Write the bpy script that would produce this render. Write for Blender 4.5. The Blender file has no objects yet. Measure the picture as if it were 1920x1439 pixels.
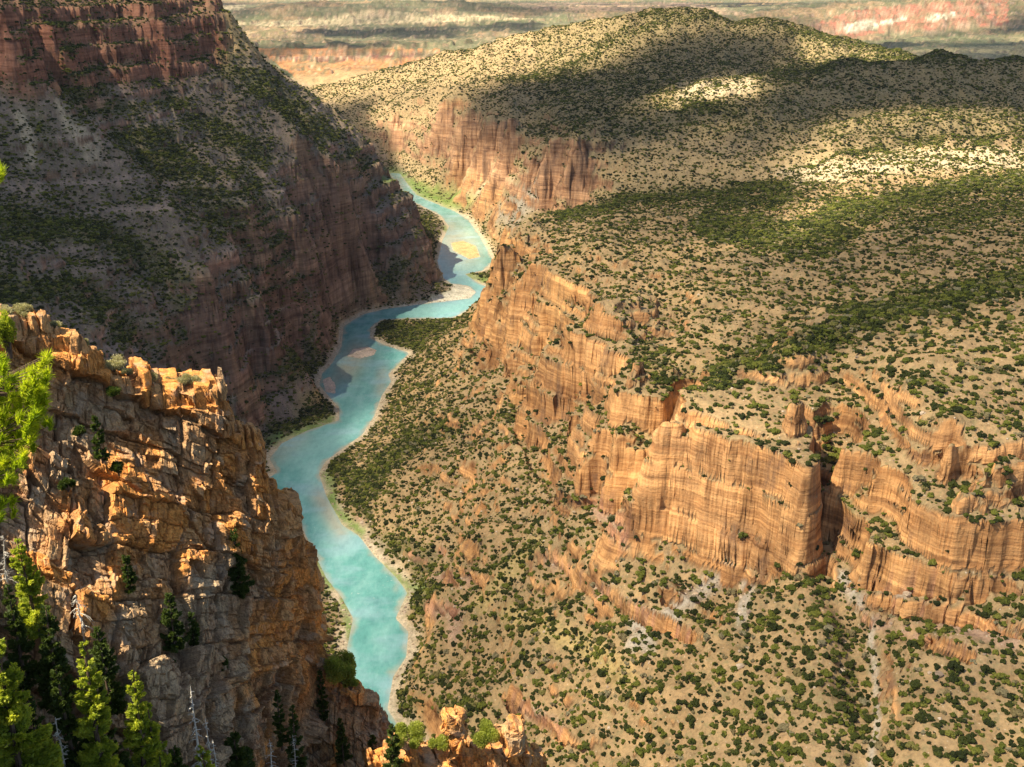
import bpy, math, random, time
import numpy as np
T0=time.time(); HAZE=1.0e-5
R=math.radians
F=2059.0; PITCH=R(21.5); CP,SP=math.cos(PITCH),math.sin(PITCH); CZ=700.0
S=bpy.context.scene
C=S.collection

# ------------------------------------------------------------------ camera maths
def tanv(v):
    b=(719.5-np.asarray(v,dtype=float))/F
    return (SP-b*CP)/(CP+b*SP)
def pt(u,v,Y):                      # point seen at (u,v), Y metres ahead
    b=(719.5-v)/F; k=Y/(CP+b*SP)
    return ((u-960)/F*k, Y, CZ-Y*float(tanv(v)))
def ptz(u,v,z=0.0):
    Y=(CZ-z)/float(tanv(v)); return pt(u,v,Y)
def proj(x,y,z):
    dz=z-CZ
    cz=y*CP-dz*SP; cy=y*SP+dz*CP
    cz=np.maximum(cz,1e-3)
    return 960+F*x/cz, 719.5-F*cy/cz

cam=bpy.data.cameras.new('camera'); co=bpy.data.objects.new('camera',cam); C.objects.link(co)
co.location=(0,0,CZ); co.rotation_euler=(R(90)-PITCH,0,0)
cam.sensor_width=36; cam.lens=36*F/1920; cam.clip_start=0.5; cam.clip_end=200000
S.camera=co

# ------------------------------------------------------------------ noise
def _h(ix,iy,s):
    n=(ix*374761393+iy*668265263+s*1442695041)&0xffffffff
    n=((n^(n>>13))*1274126177)&0xffffffff
    return n^(n>>16)
def perlin(x,y,s=0):
    xi=np.floor(x).astype(np.int64); yi=np.floor(y).astype(np.int64)
    xf=x-xi; yf=y-yi
    u=xf*xf*xf*(xf*(xf*6-15)+10); v=yf*yf*yf*(yf*(yf*6-15)+10)
    def g(a,b):
        ang=_h(xi+a,yi+b,s)*(2*math.pi/4294967296.0)
        return np.cos(ang)*(xf-a)+np.sin(ang)*(yf-b)
    n00,n10,n01,n11=g(0,0),g(1,0),g(0,1),g(1,1)
    return 1.5*((n00*(1-u)+n10*u)*(1-v)+(n01*(1-u)+n11*u)*v)
def fbm(x,y,s=0,o=4,g=0.5,rid=False):
    a=1.0;t=0;n=0
    for k in range(o):
        p=perlin(x,y,s+k*17)
        if rid: p=1-2*np.abs(p)
        t=t+a*p; n+=a; a*=g; x=x*2.03+11.3; y=y*2.03-7.1
    return t/n
def sstep(a,b,x):
    t=np.clip((x-a)/(b-a),0,1); return t*t*(3-2*t)
def h3(i,j,k,s):
    n=(i*374761393+j*668265263+k*2147483647+s*1442695041)&0xffffffff
    n=((n^(n>>13))*1274126177)&0xffffffff; n=((n^(n>>15))*2246822519)&0xffffffff
    return ((n^(n>>16))&0xffffffff)/4294967296.0
def vor(p,seed):
    c=np.floor(p).astype(np.int64); f1=np.full(len(p),9.);f2=np.full(len(p),9.)
    off=np.zeros((len(p),3)); hid=np.zeros(len(p))
    for a in (-1,0,1):
        for b in (-1,0,1):
            for e in (-1,0,1):
                q=c+(a,b,e); i,j,k=q[:,0],q[:,1],q[:,2]
                ctr=q+np.stack([h3(i,j,k,seed),h3(i,j,k,seed+1),h3(i,j,k,seed+2)],1)*.9
                d=p-ctr; r=np.sqrt((d*d).sum(1)); m=r<f1
                f2=np.where(m,f1,np.minimum(f2,r)); f1=np.where(m,r,f1)
                off[m]=d[m]; hid=np.where(m,h3(i,j,k,seed+3),hid)
    return f1,f2,off,hid
def tiltdir(hid,s):
    a=(hid*9973.1+s)%1.0*6.283; b=((hid*7919.7+s*3)%1.0-.5)*1.6
    return np.stack([np.cos(a)*np.cos(b),np.sin(a)*np.cos(b),np.sin(b)],1)
def joints(p,s,sets,seed,wob=.30):
    ids=[];fr=[]
    for k,(n,l) in enumerate(sets):
        n=np.array(n)/np.linalg.norm(n); t=p@n
        a=np.roll(p,1,1)@n; q=t/(s*l)+wob*fbm(p[:,0]/(s*2.6)+k*7,p[:,2]/(s*2.6),seed+k*5,3)+.25*fbm(a/(s*1.3),t/(s*4)+k,seed+50+k,2)
        f=np.floor(q)
        # uneven spacing: merge some layers into their neighbour
        m=h3(f.astype(np.int64),np.zeros(len(p),np.int64)+k,np.zeros(len(p),np.int64),seed+3)<.3
        q2=q-f; q2=np.where(m,q2*.5+.5,q2); f=np.where(m,f-1,f); ids.append(f.astype(np.int64)); fr.append(q2)
    return ids,fr
def rockdisp(p,scales,seed=0,ani=(1,1,.5)):
    """angular block relief from three joint sets: list of (size, amplitude) -> displacement, block ids, crack mask"""
    sets=[((.60,.15,.78),.7),((.85,.45,-.25),.9),((.35,-.9,.15),1.1)]
    D=np.zeros(len(p)); out=[];ck=np.zeros(len(p))
    for n,(s_,a) in enumerate(scales):
        ids,fr=joints(p,s_,sets,seed+n*13); hid=h3(ids[0],ids[1],ids[2],seed+n*11)
        td=h3(ids[0]+5,ids[1],ids[2],seed+n*11+1)-.5; te=h3(ids[0],ids[1]+5,ids[2],seed+n*11+2)-.5
        e=np.minimum.reduce([np.minimum(f,1-f) for f in fr[:2]]); cr=1-sstep(0,.055,e)
        layer=h3(ids[0],ids[0]*0,ids[0]*0,seed+n*11+7)-.5
        D+=a*((hid-.5)*1.5+layer*1.1+td*(fr[1]-.5)*2.2+te*(fr[0]-.5)*2.2)-a*.30*cr
        out.append(hid); ck=np.maximum(ck,cr*(.8 if n<2 else .4))
    v,_,_,vh=vor(p*np.array(ani)/2.6,seed+200)
    D+=.35*(vh-.5)
    return D,out,ck
def segdist(px,py,line):
    d=np.full(px.shape,1e9)
    for (x0,y0),(x1,y1) in zip(line[:-1],line[1:]):
        dx,dy=x1-x0,y1-y0; L=dx*dx+dy*dy+1e-9
        t=np.clip(((px-x0)*dx+(py-y0)*dy)/L,0,1)
        d=np.minimum(d,(px-x0-t*dx)**2+(py-y0-t*dy)**2)
    return np.sqrt(d)
def inpoly(px,py,poly):
    c=np.zeros(px.shape,bool); n=len(poly)
    for i in range(n):
        x0,y0=poly[i]; x1,y1=poly[(i+1)%n]
        if y0==y1: continue
        m=(y0>py)!=(y1>py)
        c^=m&(px<(x1-x0)*(py-y0)/(y1-y0)+x0)
    return c

# ------------------------------------------------------------------ object helpers
def mk_mesh(name,V,Fc,mat=None,smooth=False):
    V=np.asarray(V,dtype=np.float32); Fc=np.asarray(Fc,dtype=np.int32)
    me=bpy.data.meshes.new(name); n=len(Fc); k=Fc.shape[1]
    me.vertices.add(len(V)); me.vertices.foreach_set('co',V.ravel())
    me.loops.add(n*k); me.loops.foreach_set('vertex_index',Fc.ravel())
    me.polygons.add(n); me.polygons.foreach_set('loop_start',np.arange(0,n*k,k,dtype=np.int32))
    me.polygons.foreach_set('use_smooth',np.full(n,smooth))
    me.update(calc_edges=True)
    if mat: me.materials.append(mat)
    return me
def link(name,me,parent=None,loc=None):
    o=bpy.data.objects.new(name,me); C.objects.link(o)
    if loc is not None: o.location=loc
    if parent: o.parent=parent
    return o
def tag(o,label=None,cat=None,group=None,kind=None):
    if label: o['label']=label
    if cat: o['category']=cat
    if group: o['group']=group
    if kind: o['kind']=kind
    return o
def fattr(me,name,a):
    at=me.attributes.new(name,'FLOAT','POINT'); at.data.foreach_set('value',np.asarray(a,dtype=np.float32))
def cattr(me,name,rgb):
    at=me.attributes.new(name,'FLOAT_COLOR','POINT')
    c=np.ones((len(rgb),4),dtype=np.float32); c[:,:3]=rgb; at.data.foreach_set('color',c.ravel())

# node helper
class NT:
    def __init__(s,name):
        s.m=bpy.data.materials.new(name); s.m.use_nodes=True; s.t=s.m.node_tree; s.t.nodes.clear()
        s.out=s.t.nodes.new('ShaderNodeOutputMaterial')
    def n(s,typ,ins=None,**kw):
        nd=s.t.nodes.new(typ)
        for k,v in kw.items(): setattr(nd,k,v)
        if ins:
            for k,v in ins.items():
                if hasattr(v,'links') or isinstance(v,bpy.types.NodeSocket): s.t.links.new(v,nd.inputs[k])
                else: nd.inputs[k].default_value=v
        return nd
    def attr(s,name,col=False):
        a=s.n('ShaderNodeAttribute',attribute_name=name); return a.outputs['Color' if col else 'Fac']
    def pos(s): return s.n('ShaderNodeNewGeometry').outputs['Position']
    def scale(s,vec,xyz):
        return s.n('ShaderNodeVectorMath',{0:vec,1:xyz},operation='MULTIPLY').outputs[0]
    def noise(s,vec,sc,det=4,rough=.55,col=False):
        nd=s.n('ShaderNodeTexNoise',{'Vector':vec,'Scale':sc,'Detail':det,'Roughness':rough}); return nd.outputs['Color' if col else 'Fac']
    def ramp(s,fac,stops,interp='LINEAR'):
        nd=s.n('ShaderNodeValToRGB',{'Fac':fac}); cr=nd.color_ramp; cr.interpolation=interp
        while len(cr.elements)<len(stops): cr.elements.new(.5)
        for e,(p,c) in zip(cr.elements,stops):
            e.position=p; e.color=(*c,1) if len(c)==3 else c
        return nd.outputs['Color']
    def mix(s,fac,a,b,mode='MIX'):
        nd=s.n('ShaderNodeMix',data_type='RGBA',blend_type=mode)
        for i,v in ((0,fac),(6,a),(7,b)):
            if isinstance(v,bpy.types.NodeSocket): s.t.links.new(v,nd.inputs[i])
            else: nd.inputs[i].default_value=v if i==0 else ((*v,1) if len(v)==3 else v)
        return nd.outputs[2]
    def math(s,op,a,b=None,clamp=False):
        nd=s.n('ShaderNodeMath',operation=op,use_clamp=clamp)
        for i,v in ((0,a),(1,b)):
            if v is None: continue
            if isinstance(v,bpy.types.NodeSocket): s.t.links.new(v,nd.inputs[i])
            else: nd.inputs[i].default_value=v
        return nd.outputs[0]
    def bump(s,h,dist,st=1.0,normal=None):
        ins={'Height':h,'Distance':dist,'Strength':st}
        if normal is not None: ins['Normal']=normal
        return s.n('ShaderNodeBump',ins).outputs[0]
    def done(s,sh): s.t.links.new(sh,s.out.inputs['Surface']); return s.m
    def principled(s,col,rough=.9,normal=None,spec=.2,**kw):
        ins={'Base Color':col,'Roughness':rough,'Specular IOR Level':spec}; ins.update(kw)
        if normal is not None: ins['Normal']=normal
        return s.n('ShaderNodeBsdfPrincipled',ins).outputs[0]

# ------------------------------------------------------------------ terrain control columns: u -> (v, Y)
COL={
 760:[(1439,770),(1300,885),(1235,955),(1150,1055)],
 850:[(1439,745),(1350,815),(1250,900),(1150,985),(1050,1075),(950,1190),(850,1330),(750,1500),(700,1640),(650,1830),(620,1975)],
 950:[(1439,710),(1350,780),(1250,850),(1150,925),(1050,1010),(950,1110),(850,1230),(800,1300),(750,1385),(722,1435),(708,1440),(670,1520),(655,1545),(560,1580),(475,1640),(450,1760),(440,1850)],
 1000:[(1439,690),(1300,780),(1200,850),(1100,930),(1000,1020),(900,1120),(850,1190),(800,1250),(745,1330),(690,1350),(650,1430),(600,1445),(570,1500),(535,1512),(500,1590),(460,1700),(430,1850),(415,2000)],
 1080:[(1439,670),(1300,750),(1200,815),(1100,880),(1000,960),(960,990),(932,998),(880,1060),(840,1100),(800,1140),(762,1152),(740,1195),(645,1215),(620,1275),(585,1290),(500,1450),(450,1650),(420,1850),(395,2050)],
 1180:[(1439,640),(1300,705),(1200,760),(1100,820),(970,900),(905,950),(780,972),(760,1000),(705,1010),(682,1030),(670,1110),(600,1180),(550,1300),(500,1430),(450,1600),(400,1950),(378,2150)],
 1260:[(1439,620),(1300,680),(1200,730),(1100,790),(1010,840),(815,866),(790,890),(770,895),(735,925),(715,1010),(690,1050),(640,1130),(600,1200),(550,1310),(500,1440),(450,1620),(400,1900),(370,2150)],
 1400:[(1439,590),(1300,655),(1200,705),(1100,755),(1040,795),(868,815),(835,845),(805,850),(790,868),(762,874),(730,905),(700,935),(680,960),(665,1080),(620,1130),(560,1250),(500,1400),(450,1580),(400,1850),(370,2050),(355,2150)],
 1500:[(1439,565),(1300,630),(1200,680),(1100,730),(1060,757),(885,777),(840,800),(805,808),(760,838),(735,895),(722,905),(690,910),(650,970),(620,1020),(605,1180),(560,1260),(500,1400),(450,1560),(420,1700),(380,1900),(350,2050),(325,2200)],
 1560:[(1439,555),(1250,640),(1100,710),(1030,755),(960,795),(900,832),(850,860),(800,888),(750,912),(720,930),(700,945),(650,1000),(600,1060),(590,1180),(500,1390),(450,1550),(400,1800),(350,2030),(305,2200)],
 1640:[(1439,545),(1300,605),(1200,650),(1100,700),(1070,715),(1022,722),(975,760),(905,772),(880,790),(850,795),(810,835),(770,840),(720,890),(650,970),(600,1040),(575,1090),(570,1230),(500,1380),(450,1540),(400,1760),(350,2000),(285,2200)],
 1780:[(1439,535),(1300,590),(1200,635),(1090,695),(950,710),(915,740),(850,750),(830,775),(785,785),(740,840),(650,930),(600,1000),(540,1100),(535,1250),(500,1350),(450,1500),(400,1700),(350,1950),(300,2100),(265,2200)],
 1920:[(1439,525),(1300,580),(1200,625),(1095,685),(950,702),(915,728),(870,735),(845,765),(800,772),(740,820),(650,910),(600,980),(550,1060),(505,1140),(500,1270),(450,1450),(400,1650),(350,1900),(300,2080),(258,2200)],
 2120:[(1439,505),(1300,560),(1095,665),(950,682),(800,750),(740,800),(650,890),(550,1030),(490,1140),(480,1270),(450,1400),(350,1850),(255,2200)],
}
COL3={  # beyond the near plateau
 1920:[(250,2600),(200,2900),(150,3000),(107,3150)], 2120:[(250,2600),(200,2850),(150,3000),(107,3150)],
 1760:[(262,2550),(217,2700),(205,2850),(150,3000),(100,3150)],
 1600:[(285,2500),(235,2650),(230,2800),(150,3000),(114,3150)],
 1450:[(335,2450),(290,2600),(240,2750),(200,2850),(150,3050),(145,3400),(100,3700),(38,3900)],
 1300:[(368,2400),(330,2500),(280,2650),(220,2850),(165,3050),(160,3400),(120,3700),(80,3850),(20,4000)],
 1180:[(378,2450),(330,2550),(275,2650),(240,2800),(210,2950),(160,3450),(110,3800),(28,4050)],
 1080:[(392,2550),(385,2580),(290,2605),(250,2800),(200,3150),(150,3600),(100,3950),(46,4150)],
 1030:[(400,2600),(388,2625),(288,2655),(250,2880)],
 1000:[(410,2600),(360,2740),(345,2760),(285,2785),(250,3000),(200,3350),(150,3800),(100,4050),(65,4200)],
 950:[(415,2750),(350,2900),(312,2950),(240,2975),(200,3380)],
 910:[(440,2780),(400,2950),(350,3080),(315,3150),(238,3175),(200,3450),(150,3900),(85,4250)],
 870:[(400,3080),(350,3270),(312,3390),(240,3415),(200,3650)],
 830:[(360,3380),(330,3500),(300,3600),(275,3650),(213,3680),(180,3950),(130,4300),(102,4450)],
 740:[(330,3670),(300,3850),(278,3950),(222,3990),(180,4250),(128,4600)],
 640:[(262,4100),(215,4300),(165,4600),(145,4800)],
 1550:[(66,3800)],1690:[(97,3600)],
}
COLL={ # left mountain
 800:[(520,2380),(480,2440)],
 760:[(520,2290),(450,2400),(390,2500)],
 700:[(560,2190),(500,2270),(465,2315),(400,2335),(350,2430),(290,2580)],
 640:[(600,2030),(550,2090),(470,2160),(365,2190),(300,2330),(240,2500)],
 560:[(700,1800),(650,1850),(600,1880),(560,1900),(500,1960),(385,2000),(300,2150),(220,2350),(175,2600)],
 480:[(800,1560),(750,1620),(700,1650),(565,1685),(500,1760),(400,1900),(300,2050),(200,2250),(125,2550)],
 400:[(760,1520),(700,1540),(580,1580),(500,1680),(400,1820),(300,1980),(200,2150),(110,2350),(40,2385),(0,2500)],
 300:[(700,1400),(620,1470),(560,1540),(500,1610),(400,1740),(300,1880),(200,2020),(115,2150),(40,2180),(0,2300)],
 200:[(650,1330),(560,1430),(480,1530),(400,1640),(300,1780),(200,1910),(130,2020),(50,2065),(0,2180)],
 100:[(650,1230),(560,1340),(460,1470),(380,1580),(300,1690),(200,1820),(140,1900),(50,1922),(0,2050)],
 0:[(650,1150),(560,1260),(450,1400),(350,1540),(250,1680),(140,1780),(35,1800),(0,1900)],
 -220:[(650,1120),(450,1370),(250,1640),(140,1740),(35,1765),(0,1900)],
}
LINES3=[ # silhouettes (u,v,Y)
 [(340,-8,2520),(405,35,2600),(415,90,2560),(500,122,2600),(600,200,2650),(700,280,2650),(725,345,2600),(780,385,2550),(822,440,2480),(822,490,2450),(833,528,2400)],
]
HID=[ # hidden ground: (u, Y, z)
 (745,3000,20),(690,3300,50),(640,3300,80),(560,3300,190),(450,3300,240),(345,3300,330),(650,3000,120),(600,3700,60),(500,4200,120),(400,5000,150),
 (345,2900,430),(200,2700,560),(0,2500,560),(-220,2500,560),(0,3300,330),(-220,3300,350),(200,3500,300),(0,5000,160),
 (960,2150,110),(1000,2300,120),(1080,2300,130),(1180,2330,140),(1300,2300,190),(1450,2330,220),(1600,2380,240),(1760,2380,260),(1920,2400,260),(2120,2400,260),
 (1450,1000,318),(1520,1090,318),(1600,1130,325),(1700,1170,330),(1800,1180,335),(1920,1200,345),
 (1550,3350,330),(1690,3350,360),(1850,3400,340),(2100,3500,300),
 (1300,4400,380),(1080,4600,300),(910,4700,250),(1500,4200,330),(1700,4000,300),
 (620,1150,None),(600,1250,None),
]
def river_world(L): return [ptz(u,v,0)[:2] for u,v in L]
LB=[(745,1430),(705,1340),(665,1280),(650,1215),(662,1160),(640,1120),(612,1085),(590,1040),(562,980),(520,925),(494,905),(520,885),(505,860),(528,832),(575,808),(636,788),(636,765),(615,742),(598,722),(604,700),(622,682),(640,650),(644,612),(680,590),(720,580),(780,572),(830,566),(880,560),(893,548),(878,536),(846,532),(828,520),(820,490),(830,450),(842,425),(826,404),(790,386),(764,374),(748,350),(728,325)]
RB=[(750,325),(768,350),(782,366),(812,380),(850,395),(878,412),(898,440),(914,468),(925,490),(905,508),(872,514),(895,530),(922,542),(920,560),(892,574),(850,596),(760,598),(715,600),(695,614),(694,634),(722,648),(768,662),(742,688),(728,702),(734,716),(716,742),(702,780),(680,815),(640,843),(610,866),(598,888),(612,930),(642,985),(672,1004),(702,1042),(745,1085),(764,1112),(742,1160),(766,1185),(762,1232),(737,1270),(727,1330),(790,1430)]
RIV=river_world(LB+RB)

P=[]
def addcol(D):
    for u,L in D.items():
        for (v,Y) in L: P.append(pt(u,v,Y))
addcol(COL);addcol(COL3);addcol(COLL)
for L in LINES3:
    for q in L: P.append(pt(*q))
for (u,Y,z) in HID:
    if z is None: continue
    P.append(((u-960)/F*Y*1.0,Y,z))
for L in (LB,RB):
    W=[ptz(u,v,0) for u,v in L]
    for i in range(len(W)-1):
        n=max(1,int(math.dist(W[i],W[i+1])/50))
        for k in range(n):
            t=k/n; P.append((W[i][0]*(1-t)+W[i+1][0]*t,W[i][1]*(1-t)+W[i+1][1]*t,0.5))
# connect the control columns with interpolated points so the cliff lines run on between them
def between(D,ua,ub,idx,n=2):
    for ia,ib in idx:
        a=pt(ua,*D[ua][ia]);b=pt(ub,*D[ub][ib])
        for k in range(1,n+1):
            t=k/(n+1); P.append(tuple(a[j]*(1-t)+b[j]*t for j in range(3)))
between(COL,1260,1400,[(4,4),(5,5),(6,6),(7,7)],3)
between(COL,1400,1500,[(4,4),(5,5),(6,6),(7,7)],2)
between(COL,1640,1780,[(4,3),(8,4),(12,8)],3)
between(COL,1780,1920,[(3,3),(4,4),(8,8)],3)
between(COL,1180,1080,[(5,9),(6,10)],1)
for (ua,ub) in ((1080,1030),(910,870),(830,740)):
    pass
for q in [(925,655,1640),(922,620,1690),(930,560,1702),(940,475,1718),(940,455,1750),(905,632,1750),(905,605,1870),(895,660,1650),(890,700,1560),(900,750,1430),(895,850,1255),(900,1000,1055),(900,1150,950),(900,1300,812),(912,580,2050),(925,700,1480),(930,735,1425),(975,560,1530),(975,640,1500),(975,470,1640)]: P.append(pt(*q))
for q in [(1235,985,850),(1205,990,853),(1228,812,872),(1222,900,868),(1240,800,880),(1225,930,905),(1215,880,935),(1230,790,985),(1275,700,1040),(1225,690,1020),(1255,720,1000),(1140,790,1000),(1135,890,985),(1165,700,1035),(1530,1045,762),(1532,890,790),(1545,890,812),(1525,780,850),(1518,770,865),(1574,1050,745),(1575,930,790),(1580,860,800),(1600,850,812),(1100,650,1195),(1120,760,1080),(1040,650,1260),(1035,745,1265)]:
    P.append(pt(*q))
for q in [(-700,250,430),(-300,250,400),(0,250,330),(300,250,330),(700,250,360),(-700,600,420),(-480,900,200),(-330,1080,60),(-200,600,120),(-170,800,30),(-420,1280,120),(100,400,190),(300,400,220),(-60,600,140),(500,380,280),
          (-2500,2000,600),(2500,1500,480),(-2500,4000,350),(2800,3000,420),(3500,4500,300),(-3500,5500,150),(-1500,5500,160),(0,5500,180),(1500,5300,200),(3500,6000,150)]:
    P.append(q)
# far country
def far(u,v,Y): P.append(pt(u,v,Y))
for u in (500,580,660,740,800): far(u,118,5950); far(u,98,6080)
for u in (500,650,800,950): far(u,85,6600)
for u in (1430,1500): far(u,76,8500); far(u,50,8750)
for u,vb,vt in ((1560,70,32),(1620,68,22),(1700,64,18),(1780,60,4),(1840,54,0),(1900,48,16),(2050,48,10)):
    far(u,vb,8700); far(u,vt,9150)
for u,vb,vt in ((450,44,22),(550,44,12),(650,46,10),(750,46,8),(850,44,10),(950,40,14)):
    far(u,vb,9600); far(u,vt,10300)
for x in (-9000,-5000,-2500,0,2500,5000,9000):
    for Y,z in ((7400,118),(8000,112),(12000,150),(15000,130),(20000,150),(30000,200),(60000,250)): P.append((x*Y/12000,Y,z))
P=np.array(P,dtype=float)
# drop near-duplicates
keep=[]
for i in range(len(P)):
    if not keep or np.min(np.hypot(P[keep,0]-P[i,0],P[keep,1]-P[i,1]))>7: keep.append(i)
P=P[keep]
def warp(p):
    return p
# work in a metric that shrinks with distance, so far control points behave alike
def met(x,y):
    s=1000.0
    r=np.log(np.maximum(y,100)/1000.0)*s
    return x/np.maximum(y,100)*s*1.0, r
mx,my=met(P[:,0],P[:,1])
N=len(P)
D=np.hypot(mx[:,None]-mx[None],my[:,None]-my[None])
CQ=5.0
K=-np.sqrt(D*D+CQ*CQ); K[np.arange(N),np.arange(N)]-=0.6
A=np.zeros((N+3,N+3)); A[:N,:N]=K; A[:N,N]=1;A[N,:N]=1
A[:N,N+1]=mx/1000;A[N+1,:N]=mx/1000;A[:N,N+2]=my/1000;A[N+2,:N]=my/1000
# interpolate (700-z)/y : stays well behaved over the whole range
tgt=(CZ-P[:,2])/P[:,1]
W=np.linalg.solve(A,np.concatenate([tgt,[0,0,0]]))
def rbf(x,y):
    qx,qy=met(x,y); out=np.empty(x.size); qx=qx.ravel();qy=qy.ravel()
    cx=mx.astype(np.float32);cy=my.astype(np.float32);w=W[:N].astype(np.float32)
    for i in range(0,x.size,20000):
        a=qx[i:i+20000].astype(np.float32)[:,None]-cx; a*=a
        b=qy[i:i+20000].astype(np.float32)[:,None]-cy; b*=b
        a+=b; a+=np.float32(CQ*CQ); np.sqrt(a,out=a)
        out[i:i+20000]=-(a@w)
    out+=W[N]+W[N+1]*qx/1000+W[N+2]*qy/1000
    return (CZ-out.reshape(x.shape)*y)
print('control',N,time.time()-T0)

# ------------------------------------------------------------------ grid
QL=1.0
def rows():
    L=[260.0]
    while L[-1]<65000:
        y=L[-1]
        d=.008 if y<480 else .0052*QL if y<4700 else .012*QL if y<13000 else .05
        L.append(y*(1+d))
    return np.array(L)
YR=rows(); NA=int(780/QL)
AR=np.linspace(-0.68,0.68,NA)
Yc,Ac=np.meshgrid(YR,AR,indexing='ij')
Xc=Ac*Yc
def up2(M):
    a=np.empty((M.shape[0]*2-1,M.shape[1])); a[::2]=M; a[1::2]=.5*(M[1:]+M[:-1])
    b=np.empty((a.shape[0],M.shape[1]*2-1)); b[:,::2]=a; b[:,1::2]=.5*(a[:,1:]+a[:,:-1]); return b
# fluting: shift the lookup so cliff lines wander in plan
fade=sstep(400,700,Yc)
sc=np.clip(Yc/1000,.7,6)
w1=fbm(Xc/60,Yc/60,3,3); w2=fbm(Xc/60+40,Yc/60,9,3)
w3=fbm(Xc/18,Yc/18,31,2); w4=fbm(Xc/18+9,Yc/18,37,2)
w1,w2,w3,w4=[.35*m+.65*(np.floor(m/.3)+sstep(.6,1,m/.3-np.floor(m/.3)))*.3 for m in (w1,w2,w3,w4)]
amp=11*fade
pm_=np.exp(-(segdist(Xc,Yc,[(120,1050),(40,1300),(0,1500),(-10,1700)])/170)**2)
w5=fbm(Xc/150,Yc/150,41,3,rid=True)-.3; w6=fbm(Xc/150+9,Yc/150,47,3,rid=True)-.3
Xw=Xc+amp*w1+2.0*fade*w3+pm_*34*w5; Yw=Yc+amp*w2+2.0*fade*w4+pm_*34*w6
farm=sstep(4300,6000,Yc)
Xw=Xw+farm*fbm(Xc/700,Yc/700,51,4)*260; Yw=Yw+farm*fbm(Xc/700+9,Yc/700,55,4)*260
H=rbf(Xw,Yw)
print('rbf',H.shape,time.time()-T0)
sd=segdist(Xc,Yc,RIV+[RIV[0]]); inside=inpoly(Xc,Yc,RIV); sd=np.where(inside,-sd,sd)
H0=H.copy()
U,Vv=proj(Xc,Yc,H)
# spurs and gullies (image polylines, plan width, height)
def plan(L): return [pt(u,v,Y)[:2] for u,v,Y in L]
def rel(line,wid,dz):
    global H
    d=segdist(Xc,Yc,line); H=H+dz*np.exp(-(d/wid)**2)*sstep(0,60,sd)
rel(plan([(60,190,1830),(150,240,1790),(240,320,1790),(330,430,1680),(380,540,1600),(430,590,1620)]),55,34)
rel(plan([(180,200,1940),(250,270,1880),(330,350,1830),(430,430,1820),(500,510,1800),(560,590,1870),(600,670,1850)]),55,-34)
rel(plan([(420,170,2230),(520,250,2250),(590,330,2130),(640,400,2180)]),50,26)
rel(plan([(330,180,2120),(430,280,2020),(520,370,2010),(560,440,1990)]),45,-20)
rel(plan([(0,300,1600),(60,400,1480),(160,500,1470),(250,600,1460),(330,680,1430)]),45,-26)
rel(plan([(100,470,1450),(220,540,1480),(330,600,1500),(400,680,1550)]),40,20)
rel([pt(u,v,Y)[:2] for u,v,Y in [(1560,1000,765),(1556,940,800),(1548,880,826),(1535,820,850),(1515,770,875),(1495,735,895)]],9,-24)
rel([pt(u,v,Y)[:2] for u,v,Y in [(1225,960,885),(1222,880,905),(1228,800,950),(1262,740,985),(1290,705,1040)]],13,-34)
rel([pt(u,v,Y)[:2] for u,v,Y in [(1118,930,985),(1112,860,1030),(1108,780,1090),(1100,700,1170)]],18,-26)
rel([pt(u,v,Y)[:2] for u,v,Y in [(1000,760,1310),(1010,690,1370),(1030,620,1420)]],20,-24)
for L,w_,dz in (([(560,330,2080),(600,420,2060),(620,520,2040),(650,590,2060)],24,-18),([(480,470,1800),(500,560,1740),(510,650,1720),(540,720,1700)],24,-22),([(430,520,1660),(440,600,1600),(450,690,1600)],20,16),([(700,330,2400),(690,430,2330),(700,520,2240)],26,-18),([(760,400,2480),(750,480,2360),(760,540,2280)],22,14),([(250,90,2120),(290,170,2040),(330,260,1950)],30,-18),([(120,330,1660),(180,400,1620),(250,470,1600),(300,540,1540)],28,-18)):
    rel(plan(L),w_,dz)
H=H+sstep(20,120,sd)*(fbm((Xc*.8+Yc*.6)/70,(Yc*.8-Xc*.6)/260,75,4,rid=True)-.3)*10*(1-sstep(-.16,-.10,Xc/Yc))*(Yc<3000)*(Yc>1000)
H=H+sstep(30,140,sd)*(fbm((Xc*.63+Yc*.78)/46,(Yc*.63-Xc*.78)/240,77,4,rid=True)-.3)*8*sstep(-.22,-.16,Xc/Yc)*(Yc<2300)*fade
rel([pt(u,v,Y)[:2] for u,v,Y in [(1560,1030,755),(1590,1100,712),(1620,1200,655),(1640,1300,605),(1635,1439,545)]],19,-24)
rel([pt(u,v,Y)[:2] for u,v,Y in [(1180,970,890),(1100,1010,920),(1000,1060,960),(900,1110,980)]],22,9)
rel([pt(u,v,Y)[:2] for u,v,Y in [(1000,960,1060),(900,1000,1090),(800,1040,1120)]],20,-8)
rel([pt(u,v,Y)[:2] for u,v,Y in [(1380,1100,760),(1250,1210,720),(1150,1330,700),(1120,1439,670)]],20,-6)
rel([pt(u,v,Y)[:2] for u,v,Y in [(1920,1130,660),(1750,1250,610),(1650,1400,560)]],26,8)
big=fbm(Xc/170,Yc/170,71,4,rid=True)-.35
lm=sstep(0,120,sd)*fade*(1-farm)
H=H+lm*big*np.where(Yc>2150,26,12)
H=H+farm*(fbm(Xc/900,Yc/900,91,5,rid=True)-.3)*38+farm*(fbm(Xc/240,Yc/420,95,4,rid=True)-.3)*34*(1-sstep(9000,16000,Yc))
U,Vv=proj(Xc,Yc,H)

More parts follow.
